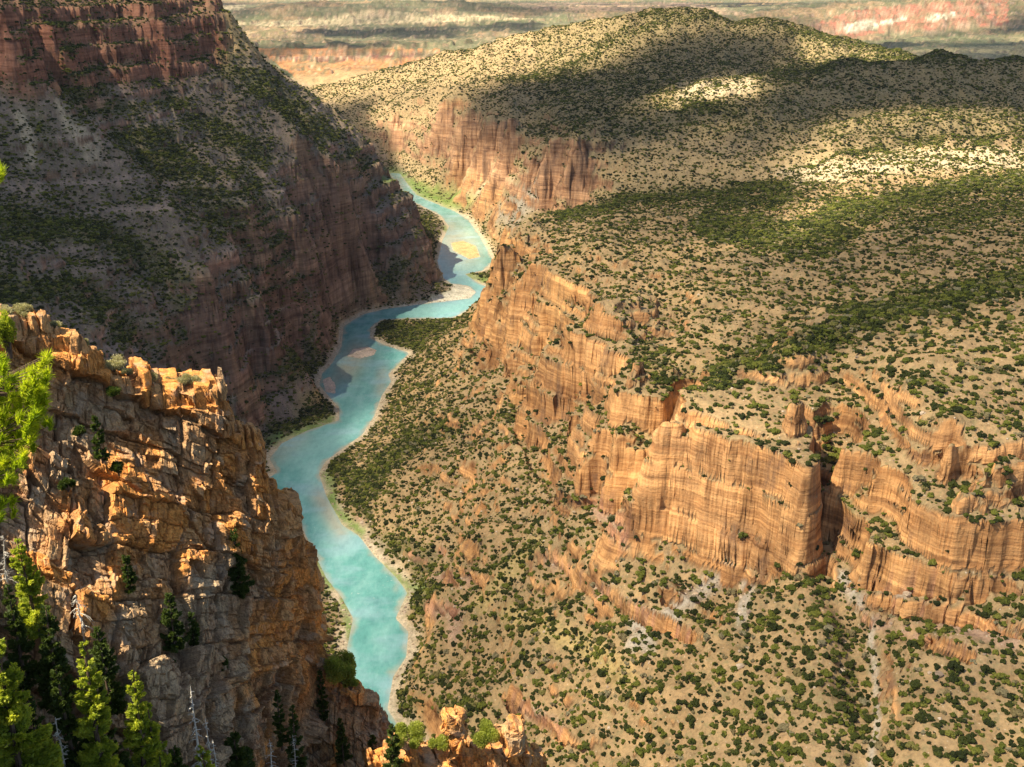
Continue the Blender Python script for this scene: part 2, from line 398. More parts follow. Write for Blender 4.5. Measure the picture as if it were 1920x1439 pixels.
# ledge zone mask : where hard bands stand out
def poly_soft(poly,soft):
    inn=inpoly(U,Vv,poly); d=segdist(U,Vv,poly+[poly[0]]); return sstep(-soft,soft,np.where(inn,d,-d))
LZ_R=[(915,450),(1010,440),(1150,480),(1300,560),(1260,690),(1560,670),(1700,740),(2000,700),(2000,1110),(1600,1085),(1490,1070),(1180,1010),(1000,920),(960,780),(915,720)]
LZ_F=[(640,190),(830,190),(1150,230),(1200,300),(1140,400),(1000,400),(900,330),(700,300)]
LZ_L=[(380,740),(380,540),(540,360),(720,290),(830,400),(700,490),(600,560),(520,740)]
LZ_T=[(-200,-60),(420,-20),(440,110),(330,150),(100,160),(-200,170)]
zr=poly_soft(LZ_R,25); zf=poly_soft(LZ_F,15); zl=poly_soft(LZ_L,25); zt=poly_soft(LZ_T,20)
zm=poly_soft([(-300,150),(440,110),(720,290),(840,480),(600,700),(400,760),(-300,760)],20)
ledge=np.clip(np.maximum.reduce([zr*.68,zf*.5,zl*.8,zt*.7,zm*.22]),0.10,1)*lm
ju_=U+8*fbm(Xc/60,Yc/60,191,2); jv_=Vv+6*fbm(Xc/60,Yc/60,193,2)
for L in ([(1020,1050),(1100,1095),(1200,1150),(1290,1190)],[(1620,1130),(1760,1150),(1990,1200)],[(1640,1165),(1820,1225)],[(970,800),(1010,880),(1060,930),(1110,970),(1170,1000)],[(680,975),(705,1010),(725,1020)],[(750,1045),(830,1035)],[(800,1085),(900,1090)],[(800,1140),(845,1150)],[(960,1320),(1060,1380)],[(1250,1120),(1340,1160)],[(1600,1090),(1990,1110)]):
    ledge=np.maximum(ledge,.9*lm*(1-sstep(6,15,segdist(ju_,jv_,L))))
low=inpoly(U,Vv,[(960,960),(1180,1000),(1500,1070),(1990,1100),(1990,1500),(700,1500),(700,1000)])

UP=[H,ledge,sd,lm,zr,zf,zl,zt,farm,sstep(.3,.7,low.astype(float))]
H,ledge,sd,lm,zr,zf,zl,zt,farm,lowm=[up2(m) for m in UP]
Y=up2(Yc); X=up2(Xc)
print('upsampled',H.shape,time.time()-T0)
fadeF=sstep(500,700,Y)
H=np.where(farm>.3,H*.45+.55*(lambda q:(np.floor(q)+sstep(.7,1,q-np.floor(q)))*26)((H+10*fbm(X/500,Y/700,471,3))/26),H)
# strata
def terr(z,lam,sharp,ph):
    q=z/lam+ph; n=np.floor(q); f=q-n
    return lam*(n+sstep(sharp,1,f)-ph)
dip=fbm(X/400,Y/400,101,2)*16
cm=fbm(X/90,Y/90,105,3)
k1=np.clip(ledge*(.85+.7*cm),0,.85)
H=H*(1-k1)+(terr(H+dip,37,.62,.3)-dip)*k1
k2=np.clip(ledge*(1.05+.8*fbm(X/45,Y/45,111,3)),0,.85)
H=H*(1-k2)+(terr(H+dip*.7,13,.55,.1)-dip*.7)*k2
# erosion rills + roughness
H=H+lm*(1-.6*ledge)*(fbm(X/38,Y/38,121,3,rid=True)-.3)*np.clip(Y/900,.6,3)*2.0
H=H+sstep(0,30,sd)*fbm(X/9,Y/9,131,3)*(.5+1.0*ledge)*(1-farm)
# river bed and banks
bank=np.where(sd<0,np.maximum(-3.5,sd*.35),.25+sd*.10+.5*fbm(X/12,Y/12,141,2)*sstep(0,12,sd))
bl=sstep(4,34,sd)
inr=(Y>700)&(Y<3900)
H=np.where(inr,np.where(sd<40,np.maximum(bank*(1-bl)+np.maximum(H,bank)*bl,np.where(sd<0,-4,.2)),np.maximum(H,2.0)),H)
# sandbars
bars=[([(652,668),(664,655),(688,651),(705,657),(700,666),(675,672)],1.0,'sand'),
      ([(606,712),(618,708),(628,722),(627,738),(612,735)],1.0,'sand'),
      ([(846,456),(868,452),(892,462),(900,482),(880,486),(850,470)],1.0,'gold')]
goldm=np.zeros_like(H)
for poly,hh,kd in bars:
    pw=river_world(poly); d=segdist(X,Y,pw+[pw[0]]); ii=inpoly(X,Y,pw)
    s_=np.where(ii,d,-d); H=np.maximum(H,np.clip(s_*.12+.15,-4,1.1)+.25*fbm(X/8,Y/8,151,2))*(s_>-30)+H*(s_<=-30)
    if kd=='gold': goldm=sstep(-3,3,s_)
U,Vv=proj(X,Y,H)
# slope
gy,gx=np.gradient(H); dYr=np.gradient(Y,axis=0); dXa=np.gradient(X,axis=1)
hx=gx/dXa; dXr=np.gradient(X,axis=0); hy=(gy-hx*dXr)/dYr
slope=np.hypot(hx,hy)
lz_=sstep(0,1,(-(X/Y)-.12)/.03)*(Y<3000)*(Y>1000)
FARS=.45*sstep(2300,2420,Y)
cliff=sstep(1.12+.45*lz_+.35*lowm+FARS,1.6+.5*lz_+.35*lowm+FARS,slope+.15*fbm(X/12,Y/12,161,2))
cm_=(cliff>.05)&(Y<4700)&(Y>450)
pp=np.stack([X[cm_],Y[cm_],H[cm_]],-1); nn=np.stack([-hx[cm_],-hy[cm_],0*hx[cm_]],-1); nn/=np.linalg.norm(nn,axis=1,keepdims=True)+1e-6
ids_,fr_=joints(pp,42,[((.06,.04,1),.7),((.9,.3,.05),1.0),((.3,-.95,.05),1.0)],900)
b1=h3(ids_[0],ids_[1],ids_[2],901); e1=np.minimum(fr_[1],1-fr_[1])
ids2,fr2=joints(pp,8,[((.05,-.04,1),.6),((.8,.5,.05),1.1),((.5,-.85,.05),1.1)],930); b2=h3(ids2[0],ids2[1],ids2[2],931)
crk=1-sstep(0,.07,e1); lay_=h3(ids2[0],ids2[0]*0,ids2[0]*0,937)
dd_=((b1-.5)*8+(b2-.5)*1.6+(lay_-.5)*2.6-crk*2.0)*np.clip(cliff[cm_]*1.2,0,1)*np.clip(Y[cm_]/1500,.6,1.5)*np.where(X[cm_]<-.13*Y[cm_],.55,1)
X=X.copy();Y0g=Y.copy();Y=Y.copy(); X[cm_]+=nn[:,0]*dd_; Y[cm_]+=nn[:,1]*dd_
blockc=np.zeros(H.shape); blockc[cm_]=(b1-.5)*.5+(b2-.5)*.35+(lay_-.5)*.5-crk*.25
print('terrain',time.time()-T0)

# ------------------------------------------------------------------ painted ground cover (in plan, through where each spot is seen)
# strokes: (polyline, half width, value)
DENSE=[ # thick woodland
 ([(590,610),(700,545),(800,470)],38,.8),([(460,760),(540,700),(600,640)],34,.85),([(640,330),(700,350)],20,.6),
 ([(1990,505),(1900,530),(1800,555),(1700,575),(1600,600),(1520,640),(1450,668),(1340,705)],30,1.0),
 ([(1060,402),(1180,372),(1300,362),(1400,352),(1480,352)],16,.95),([(1350,378),(1440,380),(1480,372)],14,.9),
 ([(1330,425),(1400,432),(1480,450),(1540,430),(1600,395)],32,1.0),([(1600,400),(1700,372),(1800,350),(1990,338)],22,.95),
 ([(1700,420),(1850,400),(1990,390)],30,.7),
 ([(1640,395),(1560,470),(1480,480)],18,.8),
 ([(1500,318),(1600,285),(1700,268),(1990,265)],9,.95),
 ([(1280,210),(1340,200),(1380,215)],14,.9),([(1100,145),(1180,120),(1300,70)],10,.7),
 ([(950,150),(1050,140),(1110,110),(1140,75),(1300,30)],12,.8),([(700,140),(800,110),(900,90)],8,.6),
 ([(1200,30),(1350,28),(1500,60),(1600,85),(1700,100)],9,.95),([(1480,140),(1600,115),(1760,104),(1990,108)],11,.95),
 ([(1230,200),(1400,145),(1500,125)],8,.8),
 ([(1200,640),(1240,700),(1290,720),(1330,700)],26,.7),
 ([(640,880),(680,920),(720,880),(760,830),(850,790)],28,.95),([(700,1000),(680,960),(660,920)],14,.9),
 ([(840,800),(950,780)],12,.7),([(720,800),(800,740),(850,690),(900,650)],16,.6),
 ([(720,1020),(800,1040),(790,1090),(810,1110)],24,.95),([(850,1090),(950,1050),(1050,1010),(1180,965)],9,.75),
 ([(800,1150),(780,1120)],22,.9),([(760,1320),(800,1340),(880,1330)],32,.85),([(870,1250),(960,1290),(1050,1320)],22,.5),
 ([(1540,760),(1560,820),(1575,900),(1600,980),(1620,1060)],12,.9),([(1600,1060),(1620,1150),(1640,1300),(1640,1439)],14,.55),
 ([(1020,890),(1100,980),(1170,1000)],9,.5),
 ([(1150,910),(1190,960)],10,.6),([(1500,1180),(1560,1300),(1580,1430)],40,.35),([(1300,1350),(1400,1400)],50,.3),
 # river flats
 ([(720,610),(780,625),(830,605)],20,1.0),([(740,640),(790,650)],12,.9),([(880,515),(920,520)],7,1.0),([(770,352),(800,362)],4,.8),
 ([(725,300),(760,325)],8,.6),([(900,440),(915,430)],8,.8),
 # left mountain
 ([(160,170),(230,230),(320,300),(400,380),(470,450),(540,560)],42,1.0),([(100,40),(150,130),(200,200)],30,.9),
 ([(420,110),(520,180),(600,250),(680,310)],26,1.0),([(300,180),(400,240),(500,300)],24,.9),
 ([(0,140),(60,180),(90,280)],26,.7),([(0,420),(100,430),(200,440),(300,500),(350,560)],34,.95),([(0,540),(150,540),(240,620)],34,1.0),
 ([(450,330),(520,420),(520,480)],24,.9),([(540,600),(600,580),(700,560),(800,530)],20,.7),([(790,420),(810,500)],20,.85),
 ([(440,760),(520,720),(600,680)],20,.8),([(500,800),(560,800),(610,770)],16,.9),([(460,620),(560,660)],18,.7),([(280,640),(330,600),(350,640)],16,.8),
 ([(20,300),(40,360)],20,.6),([(380,500),(400,540)],16,.6),
]
OPEN=[ # bare ground
 ([(860,310),(880,350),(960,340)],16,.8),([(900,380),(1000,390)],16,.55),
 ([(1270,790),(1380,800),(1490,830)],34,.7),([(1300,745),(1450,760)],20,.55),([(1620,880),(1800,860),(1920,900)],40,.6),([(1000,560),(960,620),(1000,700)],30,.35),
 ([(40,220),(60,300)],16,.5),([(120,220),(150,280),(230,330)],28,.5),([(320,430),(380,520),(400,560)],30,.75),([(540,240),(560,330)],28,.55),
 ([(560,280),(620,360)],20,.5),([(880,330),(940,340)],26,.9),([(960,370),(1000,340)],14,.75),([(1300,170),(1400,160)],16,.3),
 ([(1240,1140),(1380,1070)],14,.9),([(1190,1200),(1260,1150)],12,.8),([(1390,1160),(1400,1080)],12,.4),([(960,1330),(1060,1370)],12,.85),
 ([(700,980),(720,1010)],8,.9),([(830,1160),(850,1200)],12,.85),([(770,1045),(830,1035)],8,.9),([(900,960),(1000,1000)],30,.35),
([(1620,640),(1750,600)],14,.4),([(1180,990),(1380,1040)],14,.6),
 ([(470,770),(560,770)],12,.7),([(400,700),(460,720)],12,.6),([(1330,450),(1400,500)],16,.3),
]
def density(u,v,x,y):
    ju=u+14*fbm(x/60,y/60,201,2); jv=v+9*fbm(x/60,y/60,205,2)
    d=np.full(u.shape,.48)
    right=(u>700); patchn=fbm(x/45,y/45,209,3)*1.6
    d=np.where(~right|((u<840)&(v<540)&(v>300)),.52,d)
    d=np.where((v>400)&(v<760)&(u>930),.36,d)
    d=np.where((v<265)&(u>620),.48,d); d=np.where((v<260)&(u>1000),.68,d)
    d=np.where((v>1000)&(u>1350),.52,d)
    for L,w,val in OPEN:
        k=np.exp(-(segdist(ju,jv,L)/w)**2)*val; d=d*(1-k)
    for L,w,val in DENSE:
        m=1-sstep(w*.3,w*1.8,segdist(ju,jv,L)+w*.35*patchn); d=np.maximum(d,m*val)
    return d
MAXQ=2
def quarter(f,*ms):
    st=4
    sub=[m[::st,::st] for m in ms]; r=f(*sub)
    iy=np.arange(ms[0].shape[0])/st; ix=np.arange(ms[0].shape[1])/st
    y0=np.minimum(iy.astype(int),r.shape[0]-1);x0=np.minimum(ix.astype(int),r.shape[1]-1)
    y1=np.minimum(y0+1,r.shape[0]-1);x1=np.minimum(x0+1,r.shape[1]-1)
    fy=(iy-y0)[:,None];fx=(ix-x0)[None]
    return (r[y0][:,x0]*(1-fx)+r[y0][:,x1]*fx)*(1-fy)+(r[y1][:,x0]*(1-fx)+r[y1][:,x1]*fx)*fy
DG=quarter(density,U,Vv,X,Y)
def zone(L,soft,w=None):
    def f(u,v,x,y):
        ju=u+16*fbm(x/80,y/80,211,2); jv=v+10*fbm(x/80,y/80,215,2)
        if w is None:
            i=inpoly(ju,jv,L); d=segdist(ju,jv,L+[L[0]]); return sstep(-soft,soft,np.where(i,d,-d))
        return 1-sstep(w*.6,w*1.4,segdist(ju,jv,L))
    return quarter(f,U,Vv,X,Y)
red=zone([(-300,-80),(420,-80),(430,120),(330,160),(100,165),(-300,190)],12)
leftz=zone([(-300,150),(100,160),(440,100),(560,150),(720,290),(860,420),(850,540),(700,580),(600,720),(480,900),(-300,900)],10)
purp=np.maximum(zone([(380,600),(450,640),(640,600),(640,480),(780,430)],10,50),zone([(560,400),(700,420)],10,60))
pink=np.maximum.reduce([zone(L,5,w) for L,w in [([(680,975),(700,1010),(720,1025)],14),([(750,1045),(830,1035)],9),([(800,1085),(900,1090)],9),([(800,1140),(850,1140),(845,1190)],14),([(960,1320),(1060,1380)],12),([(1120,960),(1160,1000)],14),([(1620,1130),(1760,1160),(1900,1210)],10),([(1620,1160),(1820,1220)],8),([(1020,1050),(1150,1120),(1290,1190)],7)]])
grey=np.maximum.reduce([zone(L,5,w) for L,w in [([(1380,1060),(1260,1150),(1180,1210)],13),([(1395,1160),(1400,1090)],12),([(1190,1160),(1210,1210)],16),([(1635,1170),(1645,1300),(1635,1439)],6),([(960,400),(1010,345)],24),([(1570,1080),(1610,1130)],12),([(1680,1100),(1690,1130)],10),([(400,720),(460,730)],14)]])
yel=np.maximum.reduce([zone(L,5,w) for L,w in [([(960,1150),(1100,1210),(1170,1270)],22),([(900,1130),(1000,1020)],18),([(560,760),(600,740)],12),([(790,410),(830,412)],8),([(860,370),(890,372)],6)]])
grn=np.maximum.reduce([zone(L,4,w) for L,w in [([(610,900),(640,960),(680,1000)],9),([(500,830),(560,810),(620,790)],9),([(735,330),(760,345),(800,362),(850,378),(870,372)],15),([(640,1130),(655,1190)],8),([(700,690),(690,700)],4),([(750,680),(735,690)],6),([(880,520),(915,528)],5),([(790,1105),(720,1070)],8),([(595,1050),(612,1100)],10),([(715,1100),(755,1110)],8),([(800,565),(840,555)],6),([(835,430),(845,445)],6)]])
pale=np.maximum.reduce([zone(L,6,w) for L,w in [([(1480,335),(1700,300),(1990,295)],20),([(1280,175),(1400,160)],18),([(30,220),(60,300)],12),([(120,210),(170,290)],15),([(740,585),(700,600),(695,640),(765,665)],5),([(900,345),(940,330)],20)]])
shore=(1-sstep(2,22,sd+6*fbm(X/25,Y/25,221,2)))
bigbar=zone([(745,578),(800,560),(850,545),(842,530),(885,536),(896,552),(880,572),(800,585)],4)
fm0=sstep(4700,5400,Y)
col=np.zeros(H.shape+(3,))
def lay(m,c):
    global col
    col=col*(1-m[...,None])+np.array(c)*m[...,None]
col[:]=(.33,.23,.125)
n1=fbm(X/130,Y/130,301,4); n2=fbm(X/30,Y/30,311,4)
lay(np.clip(.5+1.2*n1,0,1)*.5,(.40,.27,.125)); lay(np.clip(.5*n2+.1,0,1)*.75,(.22,.185,.095))
lay(sstep(0,.8,fbm(X/50,Y/50,331,3))*.4,(.35,.21,.11))
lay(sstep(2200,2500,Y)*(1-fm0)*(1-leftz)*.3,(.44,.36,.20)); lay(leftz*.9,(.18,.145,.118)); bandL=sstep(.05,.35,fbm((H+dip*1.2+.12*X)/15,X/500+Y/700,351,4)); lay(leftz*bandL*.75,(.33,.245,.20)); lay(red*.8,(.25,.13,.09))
lay(pale*.6,(.60,.49,.33)); lay(yel*.4,(.47,.38,.13)); lay(pink*.6,(.42,.27,.21)); lay(grey*.75,(.42,.39,.33))
lay(sstep(.5,.95,DG)*.6*(1-pale*.6)*(1-.6*leftz*bandL),(.10,.11,.035))
lay(shore*(sd>-8)*.8*(Y>700)*(Y<3900),(.56,.49,.36)); lay(grn*(.75+.4*n2.clip(-1,.5)),(.15,.26,.05))
bigbar=bigbar*(Y>2000)*(Y<2600); lay(bigbar,(.72,.68,.54)); lay(((sd<-4)&(H>-.1)&(Y>900)&(Y<3900)).astype(float),(.62,.50,.40)); lay(goldm,(.55,.42,.20))
# cliff rock colour
cl=np.zeros_like(col); cl[:]=(.46,.275,.135)
def lay2(m,c):
    global cl
    cl=cl*(1-m[...,None])+np.array(c)*m[...,None]
lay2(sstep(-.2,.6,n1)*.45,(.56,.36,.16)); lay2(sstep(0,.7,n2)*.5,(.44,.27,.13))
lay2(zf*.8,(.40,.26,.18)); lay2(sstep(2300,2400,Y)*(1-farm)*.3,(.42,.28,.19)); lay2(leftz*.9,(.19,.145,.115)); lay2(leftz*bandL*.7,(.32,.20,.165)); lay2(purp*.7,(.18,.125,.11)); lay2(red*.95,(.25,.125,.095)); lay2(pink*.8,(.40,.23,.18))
shz=np.clip(shore*1.3+bigbar,0,1)*(Y<3900)*(Y>700); cl=cl*(1-shz[...,None])+col*shz[...,None]
cl=cl*(1+.75*blockc[...,None]*np.array([.9,1,1.05]))
# distant country
fz=H.copy(); fn=fbm(X/1400,Y/1400,401,5); fn2=fbm(X/420,Y/420,411,4); band=np.sin(H/9+3*fbm(X/900,Y/900,421,3))
fc=np.zeros_like(col); fc[:]=(.17,.165,.10)
def lay3(m,c):
    global fc
    fc=fc*(1-m[...,None])+np.array(c)*m[...,None]
lay3(sstep(.0,.2,fn),(.33,.225,.13)); lay3(sstep(.15,.3,fn2)*.7,(.40,.26,.15)); lay3(sstep(.1,.4,-fn2)*.7,(.14,.16,.075))
r0=int(np.searchsorted(Y[:,0],4650)); 
def zp(L):
    m=np.zeros(H.shape); u,v=U[r0:],Vv[r0:]; xx,yy=X[r0:],Y[r0:]
    ju=u+7*fbm(xx/90,yy/500,431,5,.65); jv=v+3.2*fbm(xx/70,yy/400,433,5,.65)
    m[r0:]=inpoly(ju,jv,L); return m
lay3(zp([(480,90),(820,92),(860,100),(700,150),(560,150)])*.9,(.50,.21,.09))
lay3(zp([(1400,75),(1500,55),(1600,20),(1800,0),(1890,0),(1890,45),(1650,62),(1540,78)]),(.42,.16,.11))
lay3(zp([(1580,48),(1640,35),(1650,55),(1590,62)])+zp([(1730,30),(1790,22),(1795,35),(1740,40)])+zp([(1650,40),(1700,30),(1700,38),(1650,48)]),(.65,.58,.46))
lay3(zp([(1420,85),(1990,60),(1990,110),(1700,106)])*.55,(.30,.31,.16))
lay3(zp([(1700,95),(1990,78),(1990,130),(1700,120)]),(.50,.42,.22))
lay3(zp([(400,45),(560,38),(700,20),(900,30),(1000,35),(880,40),(640,48),(520,50)]),(.55,.45,.28))
lay3(zp([(350,10),(460,10),(460,18),(350,18)]),(.55,.46,.30))
lay3(zp([(950,5),(1300,5),(1420,30),(1200,22),(1000,18)])*.6,(.50,.33,.24))
lay3(zp([(520,104),(610,106),(700,100),(800,98),(860,100),(860,105),(700,112),(620,118),(510,112)]),(.16,.07,.055)); lay3(zp([(545,60),(640,58),(760,52),(880,48),(900,56),(800,58),(640,64)])*.8,(.06,.065,.05)); lay3(farm*sstep(.25,.6,slope)*.6,(.42,.27,.18))
lay3(farm*sstep(.25,.6,slope)*(band>.2)*.5,(.50,.38,.28))
lay3(sstep(-.15,.4,fbm(X/70,Y/260,441,4))*.6,(.13,.15,.08)); lay3(sstep(.15,.5,fbm(X/110+7,Y/300,451,4))*.35,(.45,.32,.20))
lay3(sstep(.05,.3,fbm(X/26,Y/150,461,3))*.6,(.09,.10,.055)); lay3(sstep(.25,.45,fbm(X/40,Y/200,463,3))*.4,(.42,.32,.22))
fc=fc*(1+.35*fbm(X/20,Y/90,467,2))[...,None]
fm=sstep(4700,5400,Y)
col=col*(1-fm[...,None])+fc*fm[...,None]; cl=cl*(1-fm[...,None])+fc*fm[...,None]
print('painted',time.time()-T0)

# ------------------------------------------------------------------ terrain material
def terrain_mat():
    g=NT('canyon_ground'); p=g.pos()
    base=g.attr('ground_col',True); rock=g.attr('rock_col',True); cf=g.attr('cliff')
    n1=g.noise(p,.05,6,.6); n2=g.noise(p,.35,5,.65)
    soil=g.mix(1.0,base,g.ramp(n1,[(.3,(.72,.7,.66)),(.5,(1,1,1)),(.7,(1.22,1.2,1.15))]),'MULTIPLY')
    soil=g.mix(1.0,soil,g.ramp(n2,[(.3,(.62,.62,.6)),(.48,(1,1,1)),(.72,(1.25,1.22,1.15))]),'MULTIPLY')
    # grass tufts and litter
    n3=g.noise(p,.16,4,.7)
    soil=g.mix(g.math('MULTIPLY',g.ramp(n3,[(.52,(0,0,0)),(.62,(1,1,1))]),.45),soil,(.20,.19,.09))
    vo=g.n('ShaderNodeTexVoronoi',{'Vector':p,'Scale':.33,'Randomness':1.0}); sp=g.ramp(vo.outputs['Distance'],[(.10,(1,1,1)),(.2,(0,0,0))])
    msk=g.ramp(g.noise(p,.03,3),[(.42,(0,0,0)),(.55,(1,1,1))])
    soil=g.mix(g.math('MULTIPLY',g.math('MULTIPLY',sp,msk),.6),soil,(.12,.12,.06))
    vo2=g.n('ShaderNodeTexVoronoi',{'Vector':p,'Scale':.22,'Randomness':1.0}); sp2=g.ramp(vo2.outputs['Distance'],[(.08,(1,1,1)),(.15,(0,0,0))])
    soil=g.mix(g.math('MULTIPLY',sp2,.6),soil,(.58,.48,.34))
    # rock : thin strata bands plus run-off streaks
    wob=g.noise(p,.012,3)
    sx=g.n('ShaderNodeSeparateXYZ',{0:p}); z=g.math('ADD',sx.outputs[2],g.math('MULTIPLY',wob,9))
    cmb=g.n('ShaderNodeCombineXYZ',{0:g.math('MULTIPLY',sx.outputs[0],.012),1:g.math('MULTIPLY',sx.outputs[1],.012),2:g.math('MULTIPLY',z,.10)})
    st=g.noise(cmb.outputs[0],1,6,.7)
    strk=g.noise(g.scale(p,(.045,.045,.006)),1,6,.66)
    r=g.mix(1.0,rock,g.ramp(st,[(.30,(.42,.38,.36)),(.40,(.85,.82,.8)),(.52,(1.15,1.12,1.05)),(.6,(.9,.85,.8)),(.72,(1.25,1.2,1.1))]),'MULTIPLY')
    r=g.mix(1.0,r,g.ramp(strk,[(.34,(.40,.35,.33)),(.46,(.92,.9,.88)),(.56,(1.15,1.1,1.02)),(.70,(1.3,1.28,1.2)),(.8,(.8,.7,.6))]),'MULTIPLY')
    bed=g.n('ShaderNodeCombineXYZ',{0:g.math('MULTIPLY',sx.outputs[0],.0015),1:g.math('MULTIPLY',sx.outputs[1],.0015),2:g.math('MULTIPLY',z,.034)})
    r=g.mix(1.0,r,g.ramp(g.noise(bed.outputs[0],1,4,.75),[(.36,(.62,.54,.50)),(.44,(1,.97,.93)),(.50,(.78,.70,.64)),(.56,(1.2,1.16,1.08)),(.66,(.9,.84,.78))]),'MULTIPLY')
    va=g.noise(g.scale(p,(.03,.03,.009)),1,5,.7); r=g.mix(g.ramp(va,[(.54,(0,0,0)),(.64,(.6,.6,.6))]),r,(.15,.095,.065))
    c=g.mix(cf,soil,r)
    hgt=g.math('ADD',g.math('MULTIPLY',n2,.5),g.math('MULTIPLY',g.math('MULTIPLY',st,cf),1.6))
    hgt=g.math('ADD',hgt,g.math('MULTIPLY',g.math('MULTIPLY',strk,cf),1.8))
    nm=g.bump(hgt,2.2,.8)
    return g.done(g.principled(c,.95,nm,.1))
TM=terrain_mat()
nr,nc=H.shape
idx=np.arange(nr*nc).reshape(nr,nc)
quads=np.stack([idx[:-1,:-1],idx[:-1,1:],idx[1:,1:],idx[1:,:-1]],-1).reshape(-1,4)
VV=np.stack([X,Y,H],-1).reshape(-1,3)
cyc=(Y[:-1,:-1]).ravel(); cxc=(X[:-1,:-1]).ravel(); csd=sd[:-1,:-1].ravel()
rc=np.array([((a[0]+b[0])/2,(a[1]+b[1])/2) for a,b in zip([ptz(u,v) for u,v in [(765,1430),(725,1300),(710,1180),(690,1090),(630,1000),(555,900),(600,825),(665,770),(665,700),(665,620)]],[ptz(u,v) for u,v in [(765,1430),(725,1300),(710,1180),(690,1090),(630,1000),(555,900),(600,825),(665,770),(665,700),(665,620)]])])
rc=np.vstack([rc,[ptz(u,v)[:2] for u,v in [(760,585),(905,555),(850,525),(870,470),(860,410),(760,370),(738,335)]]])
ry=np.maximum.accumulate(rc[:,1]); xr=np.interp(cyc,ry,rc[:,0])
leftm=(cxc<np.where(cyc<3400,xr,-.11*cyc))&(cyc<5200)
farq=(cyc>=4900)&~leftm
midq=(~leftm)&(~farq)&(cyc>2330)
slq=(~leftm)&(~farq)&(cyc<=2330)
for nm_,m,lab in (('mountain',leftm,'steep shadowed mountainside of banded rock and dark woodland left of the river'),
              ('canyon_slope',slq,'tan canyon slopes with orange sandstone cliffs and benches right of the river'),
              ('hills',midq,'wooded rounded hills above pale cliffs beyond the river bend'),
              ('plain',farq,'distant open desert plain with red and cream badlands')):
    q=quads[m]; used=np.unique(q); rm=np.full(nr*nc,-1,np.int32); rm[used]=np.arange(len(used))
    me=mk_mesh(nm_,VV[used],rm[q],TM,True)
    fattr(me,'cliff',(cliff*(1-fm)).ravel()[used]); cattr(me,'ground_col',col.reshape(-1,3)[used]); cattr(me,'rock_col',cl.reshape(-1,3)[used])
    tag(link(nm_,me),lab,'terrain',kind='structure')
# river
wm=(csd<16)&(cyc>720)&(cyc<3900)
q=quads[wm]; used=np.unique(q); rm=np.full(nr*nc,-1,np.int32); rm[used]=np.arange(len(used))
WV=VV[used].copy(); WV[:,2]=0
wme=mk_mesh('river',WV,rm[q],None,True)
sdu=sd.ravel()[used]; Xu,Yu=WV[:,0],WV[:,1]
uu,vv_=proj(Xu,Yu,0*Xu)
sh=sstep(-8,1,sdu+9*fbm(Xu/30,Yu/30,501,3))*.75
for L,w,a in [([(670,665),(650,690)],26,.8),([(715,735),(718,700)],14,.6),([(600,930),(640,1000)],18,.8),([(620,720),(640,700)],16,.5),([(870,470),(850,455)],34,.8),([(850,440),(845,425)],14,.6),([(520,850),(560,815)],22,.45),([(748,1092),(742,1105)],6,.4)]:
    sh=np.maximum(sh,a*np.exp(-(segdist(uu,vv_,L)/w)**2))
fattr(wme,'shallow',sh)
refl=np.zeros(len(Xu))  # brighter patches near the bends: sky reflection painted into the water colour
for L,w,a in [([(590,880),(600,910),(640,990)],30,.8),([(560,840),(620,830)],40,.7),([(780,585),(900,560)],30,.9),([(850,490),(870,520)],30,.7),([(660,740),(650,800)],40,.3)]:
    refl=np.maximum(refl,a*np.exp(-(segdist(uu,vv_,L)/w)**2))
fattr(wme,'sky_refl',refl)
g=NT('river_water'); p=g.pos()
fl=g.noise(g.scale(p,(.03,.012,1)),1,8,.68)
deep=g.ramp(fl,[(.3,(.075,.28,.255)),(.5,(.15,.40,.37)),(.7,(.26,.52,.49))])
deep=g.mix(g.attr('sky_refl'),deep,(.27,.52,.49))
cw=g.mix(g.attr('shallow'),deep,(.42,.40,.30))
rip=g.noise(g.scale(p,(.35,.18,1)),1,5,.7)
sk=g.ramp(g.noise(g.scale(p,(.011,.02,1)),1,4,.6),[(.5,(0,0,0)),(.66,(.6,.6,.6))]); cw=g.mix(sk,cw,(.30,.50,.55))  # bluish sky sheen painted into the water colour
cw=g.mix(1.0,cw,g.ramp(g.noise(g.scale(p,(.12,.05,1)),1,6,.7),[(.35,(.86,.88,.9)),(.5,(1,1,1)),(.65,(1.1,1.09,1.08))]),'MULTIPLY')
foam=g.math('MULTIPLY',g.ramp(g.noise(p,.22,5,.75),[(.62,(0,0,0)),(.70,(.9,.9,.9))]),g.ramp(g.noise(p,.009,2,.5),[(.48,(0,0,0)),(.58,(1,1,1))]))
cw=g.mix(foam,cw,(.6,.68,.62))
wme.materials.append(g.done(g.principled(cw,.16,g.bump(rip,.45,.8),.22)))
tag(link('river',wme),'turquoise river winding through the canyon floor','river',kind='structure')
print('terrain linked',time.time()-T0)

